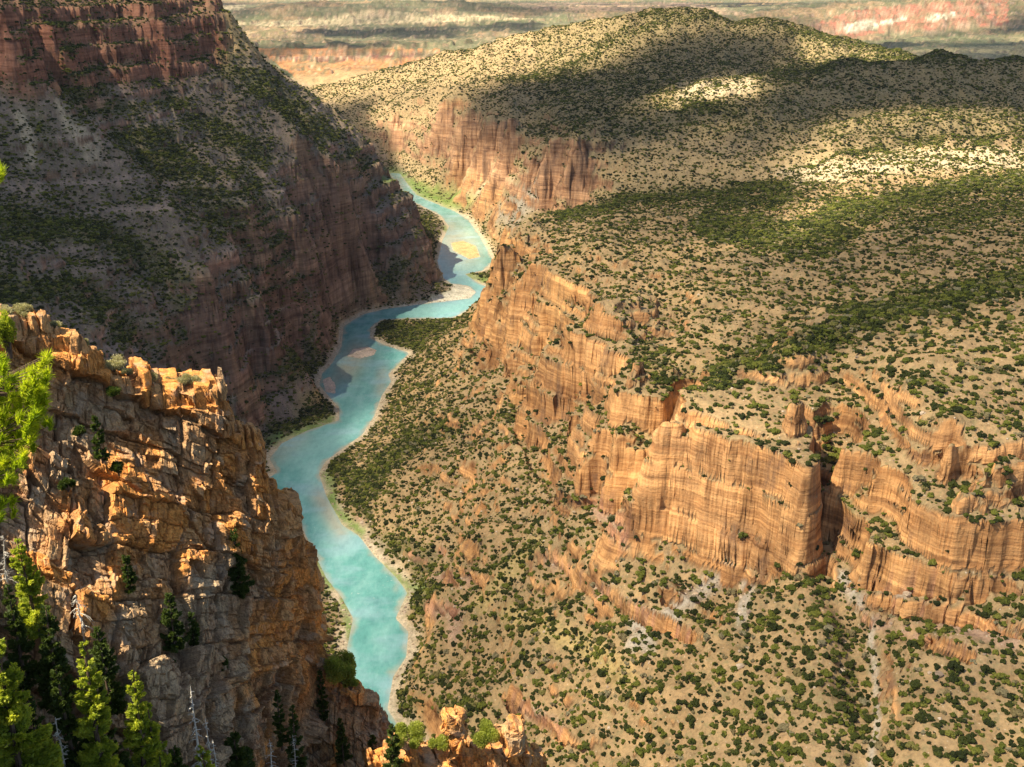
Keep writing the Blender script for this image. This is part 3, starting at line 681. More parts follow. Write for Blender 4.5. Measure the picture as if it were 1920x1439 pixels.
# ------------------------------------------------------------------ junipers on the slopes
rng=np.random.default_rng(5)
def hsample(arr,x,y):
    ia=(x/y-AR[0])/(AR[1]-AR[0])*2
    iy=np.interp(y,Y0g[:,0],np.arange(nr))
    i0=np.clip(iy.astype(int),0,nr-2); j0=np.clip(ia.astype(int),0,nc-2); fy=iy-i0; fx=ia-j0
    return (arr[i0,j0]*(1-fx)+arr[i0,j0+1]*fx)*(1-fy)+(arr[i0+1,j0]*(1-fx)+arr[i0+1,j0+1]*fx)*fy
def cand(y0,y1,cell):
    ys=np.arange(y0,y1,cell); out=[]
    for yy in ys:
        xs=np.arange(-.64*yy,.64*yy,cell); out.append(np.stack([xs,np.full(len(xs),yy)],1))
    c=np.concatenate(out); return c+rng.uniform(-.5,.5,c.shape)*cell
cs=[]
for y0,y1,cell in ((480,2300,2.75),(2300,4700,4.2)):
    c=cand(y0,y1,cell); x,y=c[:,0],c[:,1]
    keep=hsample(sd,x,y)>9; x=x[keep];y=y[keep]
    z=hsample(H,x,y); u,v=proj(x,y,z)
    k=(u>-90)&(u<2010)&(v>-30)&(v<1530); x,y,z,u,v=[a[k] for a in (x,y,z,u,v)]
    dd=hsample(DG,x,y); cf=hsample(cliff,x,y)
    patch=fbm(x/35,y/35,601,3)
    pr=dd*(1+.55*patch*(dd<.7))
    pr=np.where(dd<.7,pr*.72,pr)*(1-np.where(x<-.12*y,.45,.93)*cf)
    pr*=(1-.55*hsample(bandL*leftz,x,y))*(1-hsample(pink,x,y)*.7)*(1-.75*hsample(grn,x,y))*(1-hsample(bigbar,x,y))
    k=rng.random(len(x))<pr
    x,y,z,dd=[a[k] for a in (x,y,z,dd)]
    s=rng.gamma(5,1/5,len(x)).clip(.35,2.1)*np.where(y>2300,1.9,np.where(y>1050,1.6,1.74))*np.where(dd>.7,1.08,1)
    cs.append(np.stack([x,y,z-.1*s,s,dd],1))
B=np.concatenate(cs); print('bushes',len(B),time.time()-T0)
g=NT('juniper_foliage')
oi=g.n('ShaderNodeObjectInfo').outputs['Random']
lc=g.ramp(oi,[(0,(.018,.024,.008)),(.35,(.036,.045,.011)),(.65,(.085,.098,.018)),(.86,(.13,.135,.026)),(.93,(.15,.12,.06)),(1,(.19,.17,.11))])
lc=g.mix(1.0,lc,g.ramp(g.noise(g.pos(),.9,3,.7),[(.3,(.55,.55,.5)),(.7,(1.45,1.45,1.3))]),'MULTIPLY')
JM=g.done(g.principled(lc,.9,None,.1))
def ico(sub):
    import bmesh
    bm=bmesh.new(); bmesh.ops.create_icosphere(bm,subdivisions=sub,radius=1)
    V=np.array([v.co[:] for v in bm.verts]); Fc=np.array([[v.index for v in f.verts] for f in bm.faces]); bm.free(); return V,Fc
IC2,IF2=ico(2); IC3,IF3=ico(3)
def bush_mesh(seed):
    r=np.random.default_rng(seed); Vs=[];Fs=[];o=0
    n=r.integers(4,7)
    for i in range(n):
        c=r.normal(0,.42,3)*(1,1,.35); c[2]=abs(c[2])*.8+.38; rad=r.uniform(.38,.62)
        if i==0: c=np.array([0,0,.5]); rad=.68
        V=IC2*(1+.22*r.normal(0,1,(len(IC2),1)))*rad*np.array([1,1,.85])+c
        V[:,2]=np.maximum(V[:,2],0); Vs.append(V); Fs.append(IF2+o); o+=len(V)
    V=np.concatenate(Vs);Fc=np.concatenate(Fs)
    return mk_mesh('juniper',V,Fc,JM,False)
BM=[bush_mesh(i) for i in range(6)]
u,v=proj(B[:,0],B[:,1],B[:,2]+B[:,3]*.5)
vis=(u>20)&(u<1900)&(v<1425)&((u>1040)|(v<1250))&(u>780)&(v>900)
size=np.where(vis,B[:,3]/np.hypot(B[:,1],CZ-B[:,2]),0)
top=np.argsort(-size)[:300]
srcs=[]
for k,i in enumerate(top):
    o=link('juniper',BM[k%6]); o.location=B[i,:3]; s=B[i,3]; o.scale=(s,s,s*rng.uniform(.85,1.1)); o.rotation_euler=(0,0,rng.uniform(0,6.28))
    tag(o,'rounded dark green juniper growing alone on the open sandy slope at lower right','juniper','junipers scattered over the lower right slope')
    if k<6: srcs.append(o)
mask=np.ones(len(B),bool); mask[top]=False; Bs=B[mask]
pm=bpy.data.meshes.new('juniper_woodland'); pm.vertices.add(len(Bs)); pm.vertices.foreach_set('co',Bs[:,:3].astype(np.float32).ravel())
fattr(pm,'scl',Bs[:,3]); fattr(pm,'rot',rng.uniform(0,6.28,len(Bs)))
wo=link('juniper_woodland',pm); tag(wo,'countless small dark junipers and pinyons dotting all the slopes and hills','woodland',kind='stuff')
ng=bpy.data.node_groups.new('scatter','GeometryNodeTree')
ng.interface.new_socket('Geometry',in_out='INPUT',socket_type='NodeSocketGeometry'); ng.interface.new_socket('Geometry',in_out='OUTPUT',socket_type='NodeSocketGeometry')
gi=ng.nodes.new('NodeGroupInput'); go=ng.nodes.new('NodeGroupOutput'); j=ng.nodes.new('GeometryNodeJoinGeometry')
for o in reversed(srcs):
    n=ng.nodes.new('GeometryNodeObjectInfo'); n.inputs['Object'].default_value=o; n.inputs['As Instance'].default_value=True; n.transform_space='ORIGINAL'
    ng.links.new(n.outputs['Geometry'],j.inputs[0])
ip=ng.nodes.new('GeometryNodeInstanceOnPoints'); ip.inputs['Pick Instance'].default_value=True
def na(nm):
    n=ng.nodes.new('GeometryNodeInputNamedAttribute'); n.data_type='FLOAT'; n.inputs['Name'].default_value=nm; return n.outputs['Attribute']
m2p=ng.nodes.new('GeometryNodeMeshToPoints')
ng.links.new(gi.outputs[0],m2p.inputs[0]); ng.links.new(m2p.outputs[0],ip.inputs['Points']); ng.links.new(j.outputs[0],ip.inputs['Instance'])
cx=ng.nodes.new('ShaderNodeCombineXYZ'); ng.links.new(na('rot'),cx.inputs[2]); ng.links.new(cx.outputs[0],ip.inputs['Rotation']); ng.links.new(na('scl'),ip.inputs['Scale'])
ng.links.new(ip.outputs[0],go.inputs[0])
md=wo.modifiers.new('scatter','NODES'); md.node_group=ng
# ------------------------------------------------------------------ foreground rock
def small_rbf(pts):
    pts=np.array(pts,float); n=len(pts); q=pts[:,:2]
    K=-np.hypot(q[:,None,0]-q[None,:,0],q[:,None,1]-q[None,:,1])
    A=np.zeros((n+3,n+3)); A[:n,:n]=K-np.eye(n)*8; A[:n,n]=1;A[n,:n]=1;A[:n,n+1:]=q/1000;A[n+1:,:n]=(q/1000).T
    w=np.linalg.solve(A,np.concatenate([pts[:,2],[0,0,0]]))
    def f(u,v):
        u=np.asarray(u,float);v=np.asarray(v,float); r=w[n]+w[n+1]*u/1000+w[n+2]*v/1000
        for i in range(n): r=r-w[i]*np.hypot(u-q[i,0],v-q[i,1])
        return r
    return f
def unp(u,v,Y):
    b=(719.5-v)/F; k=Y/(CP+b*SP); return np.stack([(u-960)/F*k,Y,CZ-Y*tanv(v)],-1)
def rock_mat(name):
    g=NT(name); p=g.pos(); c=g.attr('rock_col',True)
    n=g.noise(p,.9,6,.68); n2=g.noise(p,4,5,.7); n3=g.noise(g.scale(p,(1.6,1.6,.35)),1,5,.6)
    c=g.mix(1.0,c,g.ramp(n,[(.3,(.5,.48,.46)),(.5,(1,1,1)),(.68,(1.35,1.28,1.15))]),'MULTIPLY')
    c=g.mix(1.0,c,g.ramp(n2,[(.3,(.6,.58,.57)),(.5,(1,1,1)),(.7,(1.3,1.28,1.22))]),'MULTIPLY')
    c=g.mix(g.ramp(n3,[(.56,(0,0,0)),(.68,(.55,.55,.55))]),c,(.085,.062,.045))
    # lichen and pale mineral crust
    n4=g.noise(p,.45,4,.6); c=g.mix(g.ramp(n4,[(.55,(0,0,0)),(.66,(.5,.5,.5))]),c,(.38,.34,.27))
    nm=g.bump(g.math('ADD',g.math('MULTIPLY',n,1.0),g.math('MULTIPLY',n2,.35)),.55,.9)
    return g.done(g.principled(c,.9,nm,.15))
RM=rock_mat('outcrop_rock')
def rock_cols(P_,ids,ck,warmth,seed=0):
    n=len(P_); c=np.zeros((n,3)); c[:]=(.56,.34,.17)
    def L(m,k):
        nonlocal c
        c=c*(1-m[:,None])+np.array(k)*m[:,None]
    a=fbm(P_[:,0]/9,P_[:,2]/9,seed+61,4); b=fbm(P_[:,0]/3.5+5,P_[:,2]/3.5,seed+67,3)
    L(sstep(-.05,.35,a+.5*(ids[0]-.5)+warmth)*.95,(.78,.34,.085))
    L(sstep(.08,.35,-a+.4*(ids[1]-.5)-warmth*.6)*.5,(.46,.38,.28))
    L(sstep(.55,.8,ids[1])*.45,(.44,.33,.19)); L(sstep(.0,.25,.28-ids[1])*.5,(.33,.19,.10))
    L(sstep(.1,.5,b)*.4,(.46,.19,.07)); L(ck*.45,(.16,.10,.055))
    return c
def fin(name,top,rb,Yf,uL,uR,nu,nv,vbot,warm,seed,label,flat=3.6,scales=((4.6,1.5),(1.7,.62),(.6,.2))):
    us=np.linspace(uL,uR,nu); tv=np.interp(us,[p[0] for p in top],[p[1] for p in top])
    rows=[]
    nb=max(12,int(nv*.12)); back=np.concatenate([np.linspace(0,flat,nb),flat+np.linspace(0,1,14)[1:]**1.5*24])
    u0=us;Yr=Yf(us,tv)
    wr=sstep(.88,1,(us-uL)/(uR-uL))
    def base(uu,vv):
        r=np.interp(vv,[p[0] for p in rb],[p[1] for p in rb])   # right edge at this height
        f=(uu-uL)/(uR-uL); sh=(uR-r)*sstep(.45,1,f); u2=uu-sh
        e=np.clip((f-.86)/.14,0,1); Yb=Yf(u2,vv)+ (1-np.sqrt(np.clip(1-e*e*.98,0,1)))*9
        return u2,Yb
    # back of the top, farthest first
    for b in back[::-1]:
        u2,Yb=base(us,tv); p=unp(u2,tv,Yb)
        t=tanv(tv); d=min(b,flat); e=b-d
        sc_=(p[:,1]+b)/p[:,1]
        x=p[:,0]*sc_-.04*b; y=p[:,1]+b; z=p[:,2]+d*.02-e*(t*1.0+.9)
        rows.append(np.stack([x,y,z],-1))
    for k in range(1,nv):
        t=k/(nv-1); vv=tv+(vbot-tv)*t
        u2,Yb=base(us,vv); hm=sstep(0,1,np.clip((vv-tv)/16,0,1)); rows.append(unp(u2,vv,Yb-.0*hm))
    G=np.array(rows)                                          # rows x cols x 3
    last=G[:,-1:]; ext=[]
    for b in (1,3,7,14,26):
        s_=(last[...,1]+b)/last[...,1]; ext.append(np.stack([last[...,0]*s_-.12*b,last[...,1]+b,CZ+(last[...,2]-CZ)*s_-.15*b],-1))
    G=np.concatenate([G]+ext,1)
    nr_,nc_=G.shape[:2]
    du=np.gradient(G,axis=1); dv=np.gradient(G,axis=0); N_=np.cross(du,dv); N_/=np.linalg.norm(N_,axis=2,keepdims=True)+1e-9
    if N_[nr_//2,nc_//2,1]>0: N_=-N_
    for _ in range(6):
        N_=(N_+np.roll(N_,1,0)+np.roll(N_,-1,0)+np.roll(N_,1,1)+np.roll(N_,-1,1)); N_/=np.linalg.norm(N_,axis=2,keepdims=True)
    Pf=G.reshape(-1,3); Dm,ids,ck=rockdisp(Pf,scales,seed)
    big_=fbm(Pf[:,0]/14,Pf[:,2]/14,seed+71,3)*1.6
    drop=np.zeros(G.shape[:2]); drop[len(back):]=(G[len(back):len(back)+1,:,2]-G[len(back):,:,2]); drop=drop.ravel(); drop=np.clip(drop,0,60)
    nearrim=np.exp(-drop/4.0); Q=Pf+N_.reshape(-1,3)*((Dm+big_)*(1-.45*nearrim))[:,None]
    Q[:,2]+=(rockdisp(Pf+50,((1.7,.35),),seed+31)[0])*.6
    ph=ids[0]*.9+ids[1]*.35; wt=np.clip(.08+.8*nearrim,0,.9)
    for lam,k in ((2.3,1.0),(.8,.6)):
        zz=Q[:,2]+.12*Q[:,0]; Q[:,2]=Q[:,2]*(1-wt*k)+(terr(zz,lam,.55,ph)-.12*Q[:,0])*wt*k
    w_=warm(Pf); c=rock_cols(Q,ids,ck,w_,seed)
    id_=np.arange(nr_*nc_).reshape(nr_,nc_)
    q=np.stack([id_[:-1,:-1],id_[1:,:-1],id_[1:,1:],id_[:-1,1:]],-1).reshape(-1,4)
    me=mk_mesh(name,Q,q,RM,False); cattr(me,'rock_col',c)
    o=link(name,me); tag(o,label,'rock outcrop',kind='structure'); return o,Q.reshape(nr_,nc_,3)
Y1=small_rbf([(-150,620,100),(0,600,104),(150,645,108),(300,722,112),(410,722,114),(440,800,114),(500,905,116),(555,940,118),(607,1180,117),(0,800,98),(0,1000,90),(0,1200,82),(0,1439,73),(0,1620,67),(300,900,106),(300,1100,98),(300,1300,89),(300,1439,84),(300,1620,78),(500,1000,113),(500,1200,109),(500,1439,101),(600,1300,114),(575,1439,108),(600,1620,98),(-150,1000,84),(-150,1439,68),(-150,1620,62),(150,1000,94),(150,1250,84)])
TOP1=[(-170,625),(-60,612),(0,600),(50,600),(68,598),(72,606),(100,622),(150,652),(165,668),(180,672),(200,700),(235,712),(262,706),(275,722),(340,724),(385,716),(412,720),(417,745),(428,775),(440,806),(462,822),(485,828),(488,860),(497,908),(515,936),(556,938),(558,970),(567,1005),(585,1055),(598,1100),(607,1180)]
RB1=[(600,607),(1180,607),(1240,600),(1300,587),(1350,576),(1439,562),(1700,545)]
def warm1(p):
    u,v=proj(p[:,0],p[:,1],p[:,2]); w_=np.full(len(p),.04)
    for L,s,a in [([(350,730),(420,740),(430,820)],40,.5),([(490,840),(490,900)],20,.4),([(520,950),(560,1000),(520,1080),(420,1000)],45,.45),([(200,900),(300,1000),(420,960)],40,.25),([(600,1120),(590,1200),(520,1250),(480,1300)],45,.35),([(60,640),(80,700)],30,.25),([(80,1050),(120,1120)],40,.2)]:
        w_=w_+a*np.exp(-(segdist(u,v,L)/s)**2)
    w_=w_-.35*sstep(1150,1300,v)*(u<450)
    return w_
f1o,F1=fin('rock_outcrop',TOP1,RB1,Y1,-170,607,900,900,1640,warm1,7,'jagged orange and grey rock spur rising in the left foreground')
Y2=small_rbf([(540,1300,121),(600,1240,122),(660,1275,122),(726,1350,122),(560,1439,116),(740,1439,117),(560,1640,106),(745,1640,108)])
f2o,F2=fin('rock_outcrop',[(520,1330),(560,1290),(585,1248),(602,1246),(620,1262),(650,1278),(672,1296),(690,1312),(706,1326),(722,1345),(727,1370)],[(1200,727),(1370,727),(1439,738),(1700,760)],Y2,520,727,300,420,1640,lambda p:np.full(len(p),-.12),77,'lower dark rock fin with a sunlit crest at the foot of the tall spur',flat=2.4,scales=((3.2,1.0),(1.2,.45),(.45,.14)))
Y3=small_rbf([(700,1400,103),(860,1405,104),(1020,1410,105),(700,1640,92),(860,1640,93),(1040,1640,94)])
f3o,F3=fin('rock_outcrop',[(690,1432),(735,1418),(742,1404),(768,1402),(790,1412),(820,1414),(850,1408),(880,1404),(905,1412),(935,1416),(985,1414),(1000,1422),(1014,1426),(1020,1438)],[(1200,1020),(1432,1020),(1700,1060)],Y3,690,1020,420,260,1640,lambda p:np.full(len(p),.45),177,'orange crumbling rock ledge along the bottom edge',flat=2.8,scales=((2.6,.8),(1.1,.4),(.45,.14)))
def boulder(u,v,Y,wpx,hpx,seed,label,name='boulder',warm=.35,par=None,cat='boulder'):
    s=Y/ (CP+(719.5-v)/F*SP)/F; V=IC4*1.0; an=seed*1.7; V=np.stack([V[:,0]*math.cos(an)-V[:,2]*math.sin(an)*.5,V[:,1],V[:,2]+.15*V[:,0]],1); n=np.sign(V)*np.abs(V)**.42
    V=n/np.max(np.abs(n))*np.array([wpx*s/2,wpx*s/2*.9,hpx*s/2/.80])
    c=unp(np.array(u),np.array(v),np.array(float(Y))); D_,ids,ck=rockdisp(V+seed*7.3,((1.1,.30),(.45,.12)),seed,(1,1,1))
    Nn=IC4/np.linalg.norm(IC4,axis=1)[:,None]; V=V+Nn*D_[:,None]
    me=mk_mesh(name,V,IF4,RM,False); cattr(me,'rock_col',rock_cols(V+seed,ids,ck,np.full(len(V),warm),seed))
    o=link(name,me,par); 
    if par: o.location=np.array(c)-np.array(par.location)
    else:
        o.location=c; tag(o,label,cat)
    return o
IC4,IF4=ico(5)
hd=bpy.data.objects.new('hoodoo',None); C.objects.link(hd); hd.location=unp(np.array(856.),np.array(1408.),np.array(103.)); tag(hd,'leaning stack of blocky orange rock with a split sunlit cap on the bottom ledge','rock pinnacle')
boulder(857,1392,103,44,52,3,None,'neck',.5,hd); boulder(848,1352,103,38,30,4,None,'cap_block',.1,hd); boulder(862,1342,103.4,26,26,5,None,'cap_block',.1,hd); boulder(858,1366,103,36,24,8,None,'cap_block',.2,hd)
boulder(965,1382,103,46,52,6,'round topped pale orange boulder standing upright near the right end of the ledge')
boulder(965,1362,103,38,20,16,'flat pale capstone lying on the upright round boulder',warm=.0)
boulder(940,1372,104,17,34,9,'narrow upright orange stone wedged beside the round topped boulder')
boulder(757,1388,103,32,16,11,'pale flat slab at the left end of the bottom ledge',warm=-.2)
boulder(1006,1410,103,18,16,12,'small pale block at the right tip of the bottom ledge',warm=-.1)
boulder(601,1241,121,20,8,13,'small bright flat stone beside the lone juniper at the cliff foot',warm=-.2)
# hillside left of the view, the one the spur grows from
hx_=np.linspace(-260,-30,150); hy_=np.linspace(-60,150,140); HX,HY=np.meshgrid(hx_,hy_)
edge=-.50*np.maximum(HY,10)-14
HZ=682+fbm(HX/25,HY/25,701,4)*5-np.clip(HX-edge+18,0,200)*1.4-sstep(80,108,HY)*70+np.clip(-HX-90,0,200)*.12
HZ=np.where(HX>edge+4,HZ-12,HZ)
id_=np.arange(HX.size).reshape(HX.shape)
q=np.stack([id_[:-1,:-1],id_[:-1,1:],id_[1:,1:],id_[1:,:-1]],-1).reshape(-1,4)
me=mk_mesh('hillside',np.stack([HX,HY,HZ],-1).reshape(-1,3),q,TM,True); n=HX.size
fattr(me,'cliff',np.full(n,.3)); cattr(me,'ground_col',np.tile((.30,.23,.13),(n,1))); cattr(me,'rock_col',np.tile((.34,.2,.11),(n,1)))
tag(link('hillside',me),'near hillside below the viewpoint','terrain',kind='structure')

# ------------------------------------------------------------------ foliage builders
def leaf_mat(name,stops,trans=.45):
    g=NT(name); a=g.attr('leafv')
    c=g.ramp(a,stops)
    p1=g.n('ShaderNodeBsdfPrincipled',{'Base Color':c,'Roughness':.6,'Specular IOR Level':.2}).outputs[0]
    t=g.n('ShaderNodeBsdfTranslucent',{'Color':g.mix(1.0,c,(1.9,1.9,.9),'MULTIPLY')}).outputs[0]
    return g.done(g.n('ShaderNodeMixShader',{0:trans,1:p1,2:t}).outputs[0])
ML_fir=leaf_mat('fir_needles',[(0,(.09,.13,.018)),(.5,(.25,.31,.035)),(1,(.48,.50,.06))])
ML_dark=leaf_mat('dark_fir_needles',[(0,(.025,.045,.01)),(1,(.08,.115,.022))],.3)
ML_pine=leaf_mat('pine_needles',[(0,(.12,.19,.012)),(.5,(.30,.38,.02)),(1,(.50,.50,.04))],.5)
ML_jun=leaf_mat('rim_juniper_leaves',[(0,(.13,.17,.03)),(.5,(.26,.30,.06)),(1,(.40,.42,.10))],.4)
ML_sage=leaf_mat('sagebrush_leaves',[(0,(.20,.19,.10)),(.5,(.34,.32,.18)),(1,(.48,.45,.27))],.25)
def bark_mat(name,a,b):
    g=NT(name); n=g.noise(g.scale(g.pos(),(9,9,2)),1,4,.6); return g.done(g.principled(g.ramp(n,[(.35,a),(.65,b)]),.9,g.bump(n,.05,.7),.1))
MB=bark_mat('bark',(.07,.05,.035),(.17,.12,.085)); MD=bark_mat('dead_wood',(.42,.39,.33),(.75,.71,.62))
def leaves(cent,nrm_dir,size,rg,elong=2.2):
    n=len(cent); d=nrm_dir/ (np.linalg.norm(nrm_dir,axis=1,keepdims=True)+1e-9)
    r=rg.normal(0,1,(n,3)); s=np.cross(d,r); s/=np.linalg.norm(s,axis=1,keepdims=True)+1e-9
    L=size*rg.uniform(.6,1.4,n)[:,None]
    a=cent-s*L*.5; b=cent+s*L*.5; c=cent+d*L*elong*.8+s*L*.2; e=cent+d*L*elong*.5-s*L*.4
    V=np.stack([a,b,c,e],1).reshape(-1,3); Fc=np.arange(n*4).reshape(-1,4); return V,Fc
def leaf_obj(name,cent,dirs,size,mat,rg,par,val,elong=2.2):
    V,Fc=leaves(cent,dirs,size,rg,elong); me=mk_mesh(name,V,Fc,mat); fattr(me,'leafv',np.repeat(val,4)); return link(name,me,par)
def tube(segs,k=5):
    """segs: list of (points, radii)"""
    Vs=[];Fs=[];o=0
    for pts,rad in segs:
        pts=np.array(pts,float); m=len(pts)
        t=np.gradient(pts,axis=0); t/=np.linalg.norm(t,axis=1,keepdims=True)+1e-9
        up=np.where(np.abs(t[:,2:3])>.9,np.array([[1.,0,0]]),np.array([[0,0,1.]]))
        a=np.cross(t,up); a/=np.linalg.norm(a,axis=1,keepdims=True)+1e-9; b=np.cross(t,a)
        an=np.arange(k)/k*2*math.pi
        ring=pts[:,None]+np.array(rad)[:,None,None]*(np.cos(an)[None,:,None]*a[:,None]+np.sin(an)[None,:,None]*b[:,None])
        Vs.append(ring.reshape(-1,3))
        for i in range(m-1):
            for j_ in range(k):
                Fs.append((o+i*k+j_,o+i*k+(j_+1)%k,o+(i+1)*k+(j_+1)%k,o+(i+1)*k+j_))
        o+=m*k
    return np.concatenate(Vs),np.array(Fs)
def root(name,loc,label,cat,group=None):
    o=bpy.data.objects.new(name,None); C.objects.link(o); o.location=loc; tag(o,label,cat,group); return o
def conifer(u,vt,vb,hw,label,mat,seed,Yf=Y1,dens=1.0,leaf=.14,gapy=.25,group=None,Yset=None):
    rg=np.random.default_rng(seed); Yb=float(Yf(u,vb)) if Yset is None else Yset
    b=(719.5-vt)/F; x=(u-960)/F*Yb/(CP+b*SP); zb=CZ-Yb*float(tanv(vb)); zt=CZ-Yb*float(tanv(vt)); h=zt-zb
    wr=hw*Yb/(CP+b*SP)/F
    t=root('fir_tree',(x,Yb-.3,zb-.3),label,'tree',group)
    lean=rg.normal(0,.02,2)
    V,Fc=tube([([(lean[0]*k*h,lean[1]*k*h,h*k) for k in np.linspace(0,1,8)],np.linspace(.018*h,.004*h,8))],7)
    link('trunk',mk_mesh('trunk',V,Fc,MB),t)
    cs_=[];ds=[];vs=[];br=[]
    nb=int(26+h*5.5)
    for i in range(nb):
        f=rg.uniform(.04,1)**.85; z=h*f; prof=(1-f)**.75*(1.0 if f>.18 else .6+f*2.2); L=wr*(prof*rg.uniform(.55,1.25)+.08)
        az=rg.uniform(0,6.283); up=.25-.55*(1-f); d=np.array([math.cos(az),math.sin(az),0])
        m=6; pts=[np.array([lean[0]*z,lean[1]*z,z])+d*L*k+np.array([0,0,L*(up*k+.35*k*k)]) for k in np.linspace(0,1,m)]
        br.append((pts,np.linspace(.02+.003*h*(1-f),.008,m)))
        n=int(dens*L*L*42/ leaf*.11*6+14); k=rg.uniform(.12,1,n)**.75
        base=np.array(pts[0])+d*L*k[:,None]+np.stack([0*k,0*k,L*(up*k+.35*k*k)],1)
        side=np.cross(d,[0,0,1]); sp=rg.normal(0,.16,n)*L*(1.1-k*.6); c=base+side*sp[:,None]+np.stack([0*k,0*k,rg.normal(-.02,.07,n)*L-np.abs(sp)*.25],1)
        cl_=rg.normal(0,1,(n,3))*.4+d*.8+np.array([0,0,.25]); cs_.append(c);ds.append(cl_); vs.append(np.clip(.35+.35*k+rg.normal(0,.15,n)+rg.normal(0,.12),0,1))
    V,Fc=tube(br,4); link('branches',mk_mesh('branches',V,Fc,MB),t)
    leaf_obj('crown',np.concatenate(cs_),np.concatenate(ds),leaf,mat,rg,t,np.concatenate(vs))
    return t
def snag(u,vt,vb,hw,label,seed,Yf=Y1,droop=.5,thick=1.5,Yset=None):
    rg=np.random.default_rng(seed); Yb=float(Yf(u,vb)) if Yset is None else Yset
    b=(719.5-vt)/F; x=(u-960)/F*Yb/(CP+b*SP); zb=CZ-Yb*float(tanv(vb)); zt=CZ-Yb*float(tanv(vt)); h=zt-zb; wr=hw*Yb/F*1.15
    t=root('dead_tree',(x,Yb-1.2,zb-.2),label,'dead tree')
    wob=np.cumsum(rg.normal(0,.05,(10,2)),0)
    tp=np.array([(wob[k,0],wob[k,1],h*k/9) for k in range(10)])
    V,Fc=tube([(tp,np.linspace(.13,.02,10)*thick)],6); link('trunk',mk_mesh('trunk',V,Fc,MD),t)
    br=[]
    for i in range(int(16+h*3.2)):
        f=rg.uniform(.12,.98); c=np.array([np.interp(f,np.linspace(0,1,10),tp[:,j_]) for j_ in range(3)])
        az=rg.uniform(0,6.283); L=wr*((1-f)*.9+.22)*rg.uniform(.5,1.2); d=np.array([math.cos(az),math.sin(az),0])
        pts=[c+d*L*k+np.array([0,0,L*(.25*k-droop*1.3*k*k)])+rg.normal(0,.03,3)*k for k in np.linspace(0,1,6)]
        br.append((pts,np.linspace(.04,.010,6)*thick))
        for _ in range(rg.integers(2,5)):
            k0=rg.integers(2,6); p0=np.array(pts[k0]); dd=rg.normal(0,1,3)+d*.8-np.array([0,0,droop]); dd/=np.linalg.norm(dd); l2=L*rg.uniform(.15,.4)
            br.append(([p0,p0+dd*l2*.5+rg.normal(0,.02,3),p0+dd*l2-np.array([0,0,.2*l2])],np.array([.018,.013,.007])*thick))
    V,Fc=tube(br,4); link('branches',mk_mesh('branches',V,Fc,MD),t); return t
def shrub(u,v,Y,rw,rh,label,mat,seed,name='sagebrush',cat='shrub',leaf=.07,n=5200,stem=True):
    """v is the foot of the shrub"""
    rg=np.random.default_rng(seed); p=unp(np.array(float(u)),np.array(float(v)),np.array(float(Y))); s=Y/(CP+(719.5-v)/F*SP)/F
    t=root(name,p,label,cat); rw*=s; rh*=s/.85
    cc=[];dd=[];vv=[];br=[]
    k=rg.integers(9,14)
    for i in range(k):
        a=rg.uniform(0,6.283); r=math.sqrt(rg.uniform(0,1))*.68; c=np.array([math.cos(a)*r*rw,math.sin(a)*r*rw,rh*(.35+.5*rg.uniform(0,1)*(1-r*r*.6))*1.15]); q=rg.uniform(.30,.48)
        m=n//k; d=rg.normal(0,1,(m,3)); d/=np.linalg.norm(d,axis=1,keepdims=True); rr=rg.uniform(0,1,m)**.45
        cc.append(c+d*rr[:,None]*q*np.array([rw,rw,rh*.75])); dd.append(d+np.array([0,0,.5])+rg.normal(0,.4,(m,3))); vv.append(np.clip(rg.normal(.5,.2,m)+.1*d[:,2]+rg.normal(0,.1),0,1))
        br.append(([(0,0,-.2),c*.45+rg.normal(0,.05,3),c],[.07*rh,.045*rh,.02*rh]))
    V,Fc=tube(br,5); link('stem',mk_mesh('stem',V,Fc,MB),t)
    c=np.concatenate(cc); k_=c[:,2]>.02; leaf_obj('foliage',c[k_],np.concatenate(dd)[k_],leaf,mat,rg,t,np.concatenate(vv)[k_],1.6)
    return t
# conifers in the gully below the spur
conifer(150,1205,1560,50,'tall bright yellow green fir with full crown, the largest of the bottom left trees',ML_fir,21,dens=1.2)
conifer(42,1003,1185,36,'slender fir with a sunlit tip on the left slope above the other firs',ML_fir,22)
conifer(-12,1195,1600,85,'broad blue green fir cut off by the left edge of the picture',ML_fir,23)
conifer(242,1248,1480,36,'shaded fir with a small sunlit tip right of the largest bright fir',ML_fir,24,dens=1)
conifer(276,1312,1500,32,'short fir with lit yellow green side just right of the shaded fir',ML_fir,25)
conifer(212,1330,1520,34,'dark low fir between the largest bright fir and the shaded fir',ML_dark,26)
conifer(294,1406,1560,24,'small bright fir top poking up at the bottom edge left of the leafless trees',ML_fir,27)
conifer(384,1392,1570,38,'bright bushy fir top at the bottom edge between two grey dead trees',ML_fir,28)
conifer(185,1170,1330,34,'dark fir standing behind the largest bright fir',ML_dark,29)
conifer(78,1130,1330,36,'dark fir on the shaded slope below the slender fir',ML_dark,30)
conifer(110,1240,1520,40,'dark fir filling the gap left of the largest bright fir',ML_dark,34)
conifer(330,1395,1560,34,'dark low fir at the bottom edge under the tallest dead tree',ML_dark,35)
conifer(60,1290,1540,40,'dark fir between the broad left edge fir and the largest bright fir',ML_dark,36)
conifer(15,1090,1290,30,'dark fir at the left edge below the slender fir',ML_dark,33)
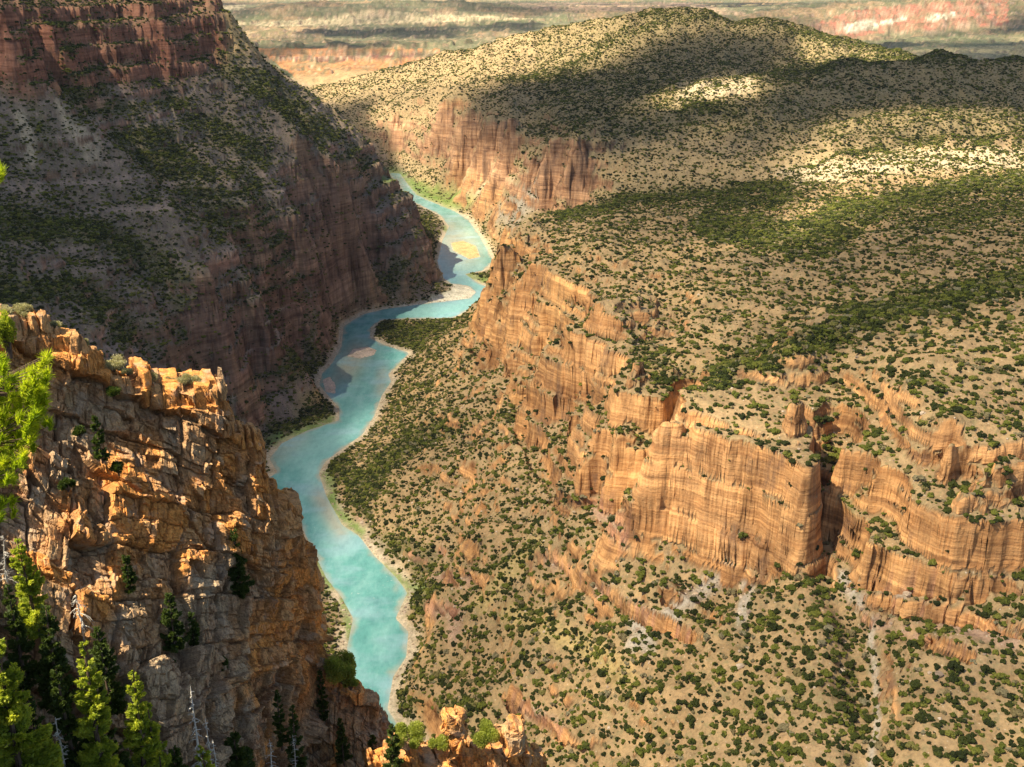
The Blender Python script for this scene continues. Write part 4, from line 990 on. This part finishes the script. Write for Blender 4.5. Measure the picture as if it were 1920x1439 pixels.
for i,(u,vt,vb,hw,l) in enumerate([(180,768,862,13,'small dark fir clinging to the upper rock face under the rim'),(441,988,1112,22,'dark fir growing on the orange middle of the spur, the tallest on the face'),(236,1032,1104,15,'small dark fir in a crack at mid height of the spur'),(316,1108,1212,24,'wide dark fir low on the rock face'),(357,1143,1216,14,'narrow dark fir just right of the wide dark fir'),(440,1368,1470,38,'dark bushy fir at the bottom edge right of the grey dead trees'),(520,1292,1400,13,'thin dark fir at the foot of the orange nose of the spur'),(420,1225,1250,8,'tiny dark fir in a crevice low on the spur'),(548,1322,1460,20,'dark fir beside the thin fir near the foot of the spur')]):
    conifer(u,vt,vb,hw,l,ML_dark,40+i,dens=1.1)
for i,(u,vt,vb,hw,l) in enumerate([(602,1252,1345,11,'thin dark fir against the lower fin under the lone juniper'),(700,1372,1480,22,'dark fir at the bottom edge under the lower fin'),(640,1340,1430,14,'dark fir halfway along the face of the lower fin')]):
    conifer(u,vt,vb,hw,l,ML_dark,60+i,Yf=Y2)
conifer(734,1352,1450,20,'dark fir between the lower fin and the bottom ledge',ML_dark,66,Yf=Y3)
snag(362,1268,1500,24,'tall pale dead tree with drooping bare branches left of the bright fir top',71)
snag(392,1328,1500,20,'thin leaning dead tree just right of the tallest dead tree',72)
snag(512,1370,1500,24,'pale dead treetop with fanned drooping twigs at the bottom edge',73,thick=1.1)
snag(112,1325,1540,30,'grey dead tree leaning on the left side of the largest bright fir',74,droop=.1)
snag(402,1368,1520,18,'short dead treetop beside the bright bushy fir top',75)
snag(202,1395,1540,30,'small grey dead treetop at the bottom edge below the dark low fir',76,droop=.2)
snag(150,1098,1165,34,'twisted bleached dead shrub on the shaded left slope',77,droop=.7,thick=1.1)
snag(8,990,1080,22,'bare dead sapling at the left edge beside the slender fir',78,droop=.3,thick=.7)
snag(552,1362,1480,18,'faint grey dead treetop right of the fanned one',79,droop=.2,thick=.6)
# shrubs along the rim
for i,(u,v,rw,rh,l) in enumerate([(46,598,24,22,'round grey green bush on the highest corner of the rim'),(8,602,22,20,'grey green bush on the rim at the left edge'),(100,622,16,15,'small dusty bush beside the first step of the rim'),(156,650,11,12,'tiny grey bush on the sloping rim'),(214,694,28,18,'wide grey green bush in the saddle of the rim'),(240,704,12,10,'little grey bush right of the wide saddle bush'),(234,738,14,14,'pale grey bush just below the rim'),(280,720,22,17,'grey green bush in the middle of the flat rim'),(300,734,16,14,'dry brown bush behind the flat rim step'),(318,722,14,11,'small dry bush between the two rim bushes'),(342,722,19,17,'rounded grey bush on the flat rim before the orange corner'),(365,722,15,12,'low grey bush touching the orange corner of the rim')]):
    shrub(u,v,float(Y1(u,v))+1.0,rw,rh,l,ML_sage,80+i,n=3600)
for i,(u,v,rw,rh,l) in enumerate([(213,745,15,18,'dark green bush hanging just under the rim saddle'),(222,886,14,16,'dark green bush on the rock face at left centre'),(128,920,16,18,'dark bush on the left rock face beside the pine branches'),(150,818,13,13,'olive bush on a ledge of the left rock face'),(320,1250,12,12,'dark green bush on the shaded scree near the dead trees')]):
    shrub(u,v,float(Y1(u,v))-.8,rw,rh,l,ML_dark,100+i,name='shrub',n=3000,leaf=.09)
shrub(642,1278,121,34,42,'lone bright green juniper on the crest of the lower fin, over the river',ML_jun,110,'juniper_tree','tree',.12,14000)
shrub(658,1292,120.5,15,16,'small green juniper tucked below the lone bright juniper',ML_jun,111,'juniper_tree','tree',.11,5000)
shrub(768,1396,103,32,30,'round green juniper at the left end of the bottom ledge',ML_jun,112,'juniper_tree','tree',.10,13000)
shrub(826,1402,102.5,21,20,'low bright juniper just left of the split rock stack',ML_jun,113,'juniper_tree','tree',.10,8000)
shrub(908,1398,103,27,33,'round bright juniper between the rock stack and the round boulder',ML_jun,114,'juniper_tree','tree',.10,11000)
# near pine reaching in from the left
rg=np.random.default_rng(9); YP=14.0
pine=root('pine_tree',(-9.2,YP,690-6),'blurred bright green pine branches reaching in at the left edge','tree')
PL=np.array(pine.location)
V,Fc=tube([([(0,0,-4),(.1,0,2),(0,.1,6),(.1,0,11)],[.22,.2,.16,.08])],8); link('trunk',mk_mesh('trunk',V,Fc,MB),pine)
poly=[(-90,640),(-40,655),(8,662),(22,700),(45,700),(60,672),(74,652),(90,660),(84,700),(92,740),(102,770),(92,792),(70,800),(62,830),(52,862),(36,892),(10,905),(-90,920)]
tu=[]
while len(tu)<330:
    u,v=rg.uniform(-90,104),rg.uniform(640,915)
    if inpoly(np.array([u]),np.array([v]),poly)[0]: tu.append((u,v,YP+rg.uniform(-1.2,1.2)))
for _ in range(9): tu.append((rg.uniform(-30,28),rg.uniform(930,975),YP+rg.uniform(-.3,.3)))
for _ in range(6): tu.append((rg.uniform(-30,10),rg.uniform(308,324),YP+rg.uniform(-.3,.3)))
br=[];cs_=[];ds=[];vs=[]
hubs=[(-60,330,YP),(-60,700,YP),(-55,800,YP+.5),(-60,870,YP-.5),(-60,960,YP)]
for (u,v,Yq) in tu:
    p=unp(np.array(u),np.array(v),np.array(Yq))-PL
    hb=min(hubs,key=lambda q:abs(q[1]-v)); hp=unp(np.array(float(hb[0])),np.array(float(hb[1]+25)),np.array(hb[2]))-PL
    br.append(([hp,(hp+p)/2+np.array([0,0,-.05]),p],[.012,.008,.004]))
    n=110; d0=p-hp; d0=d0/np.linalg.norm(d0)*.5+np.array([.1,0,.75])+rg.normal(0,.25,3); d=rg.normal(0,.55,(n,3))+d0; d/=np.linalg.norm(d,axis=1,keepdims=True)
    cs_.append(p-d0*.05+rg.normal(0,.012,(n,3))-d0*rg.uniform(0,.10,(n,1))); ds.append(d); vs.append(np.clip(rg.normal(.5,.18,n)+rg.normal(0,.12),0,1))
for hb in hubs:
    hp=unp(np.array(float(hb[0])),np.array(float(hb[1]+25)),np.array(hb[2]))-PL; br.append(([(0,0,hp[2]-.5),(hp[0]*.5,hp[1]*.5,hp[2]-.25),hp],[.06,.04,.02]))
br.append(([(0,0,-1),(.1,0,2),(0,.1,6),(.1,0,9)],[.1,.1,.1,.05]))
V,Fc=tube(br,5); link('branches',mk_mesh('branches',V,Fc,MB),pine)
leaf_obj('needles',np.concatenate(cs_),np.concatenate(ds),.011,ML_pine,rg,pine,np.concatenate(vs),13)
shrub(18,668,float(Y1(18,668))-1.5,20,62,'yellow green young tree in front of the rim behind the pine branches',ML_fir,120,'young_tree','tree',.12,5000)
print('foreground',time.time()-T0)

# ------------------------------------------------------------------ clouds that shade the canyon
SUN=np.array([-.535,-.22,.81]); SUN=SUN/np.linalg.norm(SUN)
def cover(u,v,x,y):
    c=np.full(u.shape,.50)
    def A_(L,w,val,soft=.45,ya=0,yb=1e9):
        nonlocal c
        m=(1-sstep(w*(1-soft),w*(1+soft),segdist(u,v,L)))*(y>ya)*(y<yb); c=c*(1-m)+val*m
    c=np.where((u<700)&(v>100)&(v<900),.97,c)
    c=np.where((v<130)&(u>380)&(y>4500),.45+1.2*fbm(x/1100,y/1100,801,3),c)
    A_([(950,210),(1150,230),(1300,140),(1450,180)],80,.97); A_([(1030,190),(1180,130),(1500,110)],38,.97)
    A_([(1480,180),(1700,170),(1990,170)],78,1.0); A_([(1100,330),(1300,300),(1480,250),(1700,235)],32,.88); A_([(1150,310),(1400,330)],25,.7)
    A_([(560,160),(750,130),(900,110),(1060,85),(1120,75)],48,.0); A_([(700,230),(800,225)],30,.1)
    A_([(1300,45),(1460,60)],14,.5); A_([(1500,95),(1560,85),(1700,110)],36,.0,.3,3350,4600); A_([(1480,150),(1600,130),(1800,120),(1990,125)],60,1.0,.3,2880,3330); A_([(1500,270),(1620,235),(1760,225),(1990,240)],22,.35,.3,2450,2860); A_([(1120,75),(1200,60),(1260,45)],16,.2,.3,3600,4600)
    A_([(1270,185),(1330,170),(1410,165)],20,.0); A_([(1200,205),(1260,190)],14,.2)
    A_([(1500,330),(1700,300),(1990,300)],34,.0); A_([(1480,520),(1700,460),(1990,430)],70,.78); A_([(1150,420),(1350,400)],45,.75); A_([(1400,660),(1700,590),(1990,520)],45,.72); A_([(1440,450),(1500,400),(1600,370)],36,.0); A_([(1650,345),(1990,335)],18,.1)
    A_([(1720,420),(1990,395)],26,.7); A_([(1150,380),(1350,360),(1450,370)],28,.8); A_([(1380,480),(1460,500)],20,.8)
    A_([(880,340),(940,335)],26,.05); A_([(790,340),(750,300)],24,.15); A_([(870,465)],18,.0) if False else None
    A_([(735,330),(790,380),(850,400),(880,430),(880,500),(905,540),(860,575),(700,600),(670,660),(650,760),(580,830),(600,920),(680,1030),(720,1150),(705,1290)],20,.25); A_([(850,460),(890,475)],34,.0); A_([(800,565),(880,545)],18,.1); A_([(620,840),(600,890)],36,.1); A_([(680,720),(640,800)],30,.35); A_([(620,980),(700,1150)],40,.4)
    A_([(1190,900),(1260,860),(1350,820)],75,.15); A_([(1350,960),(1460,950)],60,.3); A_([(1560,960),(1700,900)],45,.35)
    A_([(1100,800),(1000,700),(960,560)],90,.5); A_([(1300,1250),(1900,1300)],130,.64); A_([(900,1100),(820,1300)],130,.68); A_([(700,900),(850,850)],70,.65)
    A_([(1560,40),(1860,20)],30,.1)
    A_([(560,62),(820,64)],7,.95); A_([(640,90),(710,92)],5,.95); A_([(900,50),(1000,50)],8,.9)
    A_([(520,120),(800,110)],18,.0)
    return np.clip(c,0,.97)
st=3
Xs,Ys,Hs,Us,Vs_=[m[::st,::st].ravel() for m in (X,Y,H,U,Vv)]
cv=cover(Us,Vs_,Xs,Ys)
ZC=3400.0; k=(ZC-Hs)/SUN[2]; cxp=Xs+SUN[0]*k; cyp=Ys+SUN[1]*k
gs=26.0; x0,x1,y0,y1=-9500,2500,-1500,13500
nx,ny=int((x1-x0)/gs),int((y1-y0)/gs)
ix=((cxp-x0)/gs).astype(int); iy=((cyp-y0)/gs).astype(int)
ok=(ix>=0)&(ix<nx)&(iy>=0)&(iy<ny)&(Us>-200)&(Us<2100)&(Vs_<1500)&(Vs_>-60)
num=np.zeros((ny,nx));den=np.zeros((ny,nx))
np.add.at(num,(iy[ok],ix[ok]),cv[ok]);np.add.at(den,(iy[ok],ix[ok]),1)
def blur(a,n):
    for _ in range(n): a=(a+np.roll(a,1,0)+np.roll(a,-1,0)+np.roll(a,1,1)+np.roll(a,-1,1))/5
    return a
CV=np.where(den>0,num/np.maximum(den,1),0); wgt=(den>0).astype(float)
n1_,d1_=blur(CV*wgt,2),blur(wgt,2); f=np.where(d1_>.02,n1_/np.maximum(d1_,1e-6),-1)
n2_,d2_=blur(CV*wgt,90),blur(wgt,90); f=np.where(f<0,np.where(d2_>1e-4,n2_/np.maximum(d2_,1e-9),.4),f)
gx_,gy_=np.meshgrid(x0+(np.arange(nx)+.5)*gs,y0+(np.arange(ny)+.5)*gs)
# clear over the near rim so the sun reaches the foreground
pr_=np.array([0,105,655.]); kk=(ZC-pr_[2])/SUN[2]; pc=pr_+SUN*kk
f=f*sstep(180,330,np.hypot(gx_-pc[0],gy_-pc[1]))
f=np.clip(f,0,.97)
edge_=np.minimum.reduce([gx_-x0,x1-gx_,gy_-y0,y1-gy_]); f=f*sstep(0,900,edge_)
puff=40+130*f+60*fbm(gx_/260,gy_/260,811,4)*f
lowr=-25*f-35*np.abs(fbm(gx_/200,gy_/200,821,4))*f
id_=np.arange(nx*ny).reshape(ny,nx); act=f>.01
qa=np.stack([id_[:-1,:-1],id_[:-1,1:],id_[1:,1:],id_[1:,:-1]],-1)
ka=act[:-1,:-1]|act[1:,1:]|act[1:,:-1]|act[:-1,1:]; qa=qa[ka]
Vt=np.stack([gx_,gy_,ZC+puff],-1).reshape(-1,3); Vl=np.stack([gx_,gy_,ZC+lowr],-1).reshape(-1,3)
allq=np.concatenate([qa,qa[:,::-1]+nx*ny]); Va=np.concatenate([Vt,Vl])
# each of the two surfaces passes sqrt of what the cloud lets through
op=1-np.sqrt(1-f.ravel()); op=np.concatenate([op,op])
used=np.unique(allq); rm=np.full(len(Va),-1,np.int32); rm[used]=np.arange(len(used))
me=mk_mesh('clouds',Va[used],rm[allq],None,True); fattr(me,'thick',op[used])
g=NT('cloud'); tr=g.n('ShaderNodeBsdfTransparent').outputs[0]
df=g.n('ShaderNodeBsdfDiffuse',{'Color':(.5,.5,.52,1)}).outputs[0]; tl=g.n('ShaderNodeBsdfTranslucent',{'Color':(.13,.13,.14,1)}).outputs[0]
me.materials.append(g.done(g.n('ShaderNodeMixShader',{0:g.attr('thick'),1:tr,2:g.n('ShaderNodeMixShader',{0:.5,1:df,2:tl}).outputs[0]}).outputs[0]))
tag(link('clouds',me),'broken layer of thin cloud over the canyon','clouds',kind='stuff')
print('clouds',time.time()-T0)

hz=mk_mesh('haze',[(x,y,z) for x in (-62000,62000) for y in (-3000,70000) for z in (-420,1250)],[(0,1,3,2),(4,6,7,5),(0,4,5,1),(2,3,7,6),(0,2,6,4),(1,5,7,3)])
g=NT('haze'); vol=g.n('ShaderNodeVolumePrincipled',{'Color':(.80,.88,1,1),'Density':HAZE,'Anisotropy':.3}).outputs[0]; g.t.links.new(vol,g.out.inputs['Volume'])
hz.materials.append(g.m); tag(link('haze',hz),'thin pale haze over the canyon and the far plain','haze',kind='stuff')
g=NT('talus_rock'); oi=g.n('ShaderNodeObjectInfo').outputs['Random']; TR=g.done(g.principled(g.ramp(oi,[(0,(.24,.18,.13)),(.5,(.42,.32,.22)),(1,(.58,.48,.36))]),.9,None,.1))
def stone(sd_):
    r=np.random.default_rng(sd_); V=IC2/np.max(np.abs(IC2),axis=1,keepdims=True)**.7*(1+.12*r.normal(0,1,(len(IC2),1)))*np.array([1,.8,.6]); return mk_mesh('boulder',V,IF2,TR,False)
rb_=np.random.default_rng(77); m_=300000
x_=rb_.uniform(-1,1,m_); y_=np.sqrt(rb_.uniform(560**2,2300**2,m_)); x_=x_*.6*y_
sdv=hsample(sd,x_,y_); kz=np.clip(hsample(grey,x_,y_)*.5+hsample(pink,x_,y_)*.15+.02+.35*((sdv>1)&(sdv<9))+.10*(hsample(cliff,x_+18,y_+25)>.5)*(hsample(cliff,x_,y_)<.2),0,1)
k_=(rb_.random(m_)<kz)&(hsample(cliff,x_,y_)<.35)&(sdv>1)&(x_>-.2*y_); x_,y_=x_[k_],y_[k_]; z_=hsample(H,x_,y_); sv=rb_.gamma(3,1/3,len(x_)).clip(.3,3)*.75
u_,v_=proj(x_,y_,z_); pick=np.argsort(-(sv*((u_>1100)&(u_<1850)&(v_>1080)&(v_<1400)))/y_)[:4]
bsrc=[]
for k,i in enumerate(pick):
    o=link('boulder',stone(k)); o.location=(x_[i],y_[i],z_[i]+.2); o.scale=(sv[i]*1.3,)*3; o.rotation_euler=(0,0,k*1.7); bsrc.append(o)
    tag(o,'large pale boulder lying loose on the lower right slope below the cliffs','boulder','large loose boulders on the lower right slope')
mk_=np.ones(len(x_),bool); mk_[pick]=False
pm=bpy.data.meshes.new('talus_stones'); pm.vertices.add(int(mk_.sum())); pm.vertices.foreach_set('co',np.stack([x_,y_,z_],1)[mk_].astype(np.float32).ravel())
fattr(pm,'scl',sv[mk_]); fattr(pm,'rot',rb_.uniform(0,6.28,int(mk_.sum())))
to=link('talus_stones',pm); tag(to,'loose stones and cobbles strewn over the scree and along the river banks','stones',kind='stuff')
ng2=ng.copy(); n2_i=[n for n in ng2.nodes if n.bl_idname=='GeometryNodeObjectInfo']
for n,o in zip(n2_i,(bsrc*2)[:len(n2_i)]): n.inputs['Object'].default_value=o
to.modifiers.new('scatter','NODES').node_group=ng2
print('stones',len(x_))
# ------------------------------------------------------------------ light
SUN=np.array([-.535,-.22,.81]); SUN=SUN/np.linalg.norm(SUN)
sl=bpy.data.lights.new('sun','SUN'); sl.energy=5.0; sl.angle=R(.5); sl.color=(1,.87,.67)
so=bpy.data.objects.new('sun',sl); C.objects.link(so)
from mathutils import Vector
so.rotation_euler=Vector(SUN).to_track_quat('Z','Y').to_euler(); so.location=(-3000,0,3000)
w=bpy.data.worlds.new('World'); S.world=w; w.use_nodes=True; nt=w.node_tree
sky=nt.nodes.new('ShaderNodeTexSky'); sky.sky_type='NISHITA'; sky.sun_disc=False
sky.sun_elevation=math.asin(SUN[2]); sky.sun_rotation=math.atan2(SUN[0],SUN[1])
bg=nt.nodes['Background']; bg.inputs['Strength'].default_value=.07; nt.links.new(sky.outputs[0],bg.inputs[0])
S.view_settings.view_transform='Standard'; S.view_settings.look='None'; S.view_settings.exposure=1.2; S.view_settings.gamma=1
S.cycles.max_bounces=4; S.cycles.diffuse_bounces=2; S.cycles.transparent_max_bounces=8
print('done',time.time()-T0)
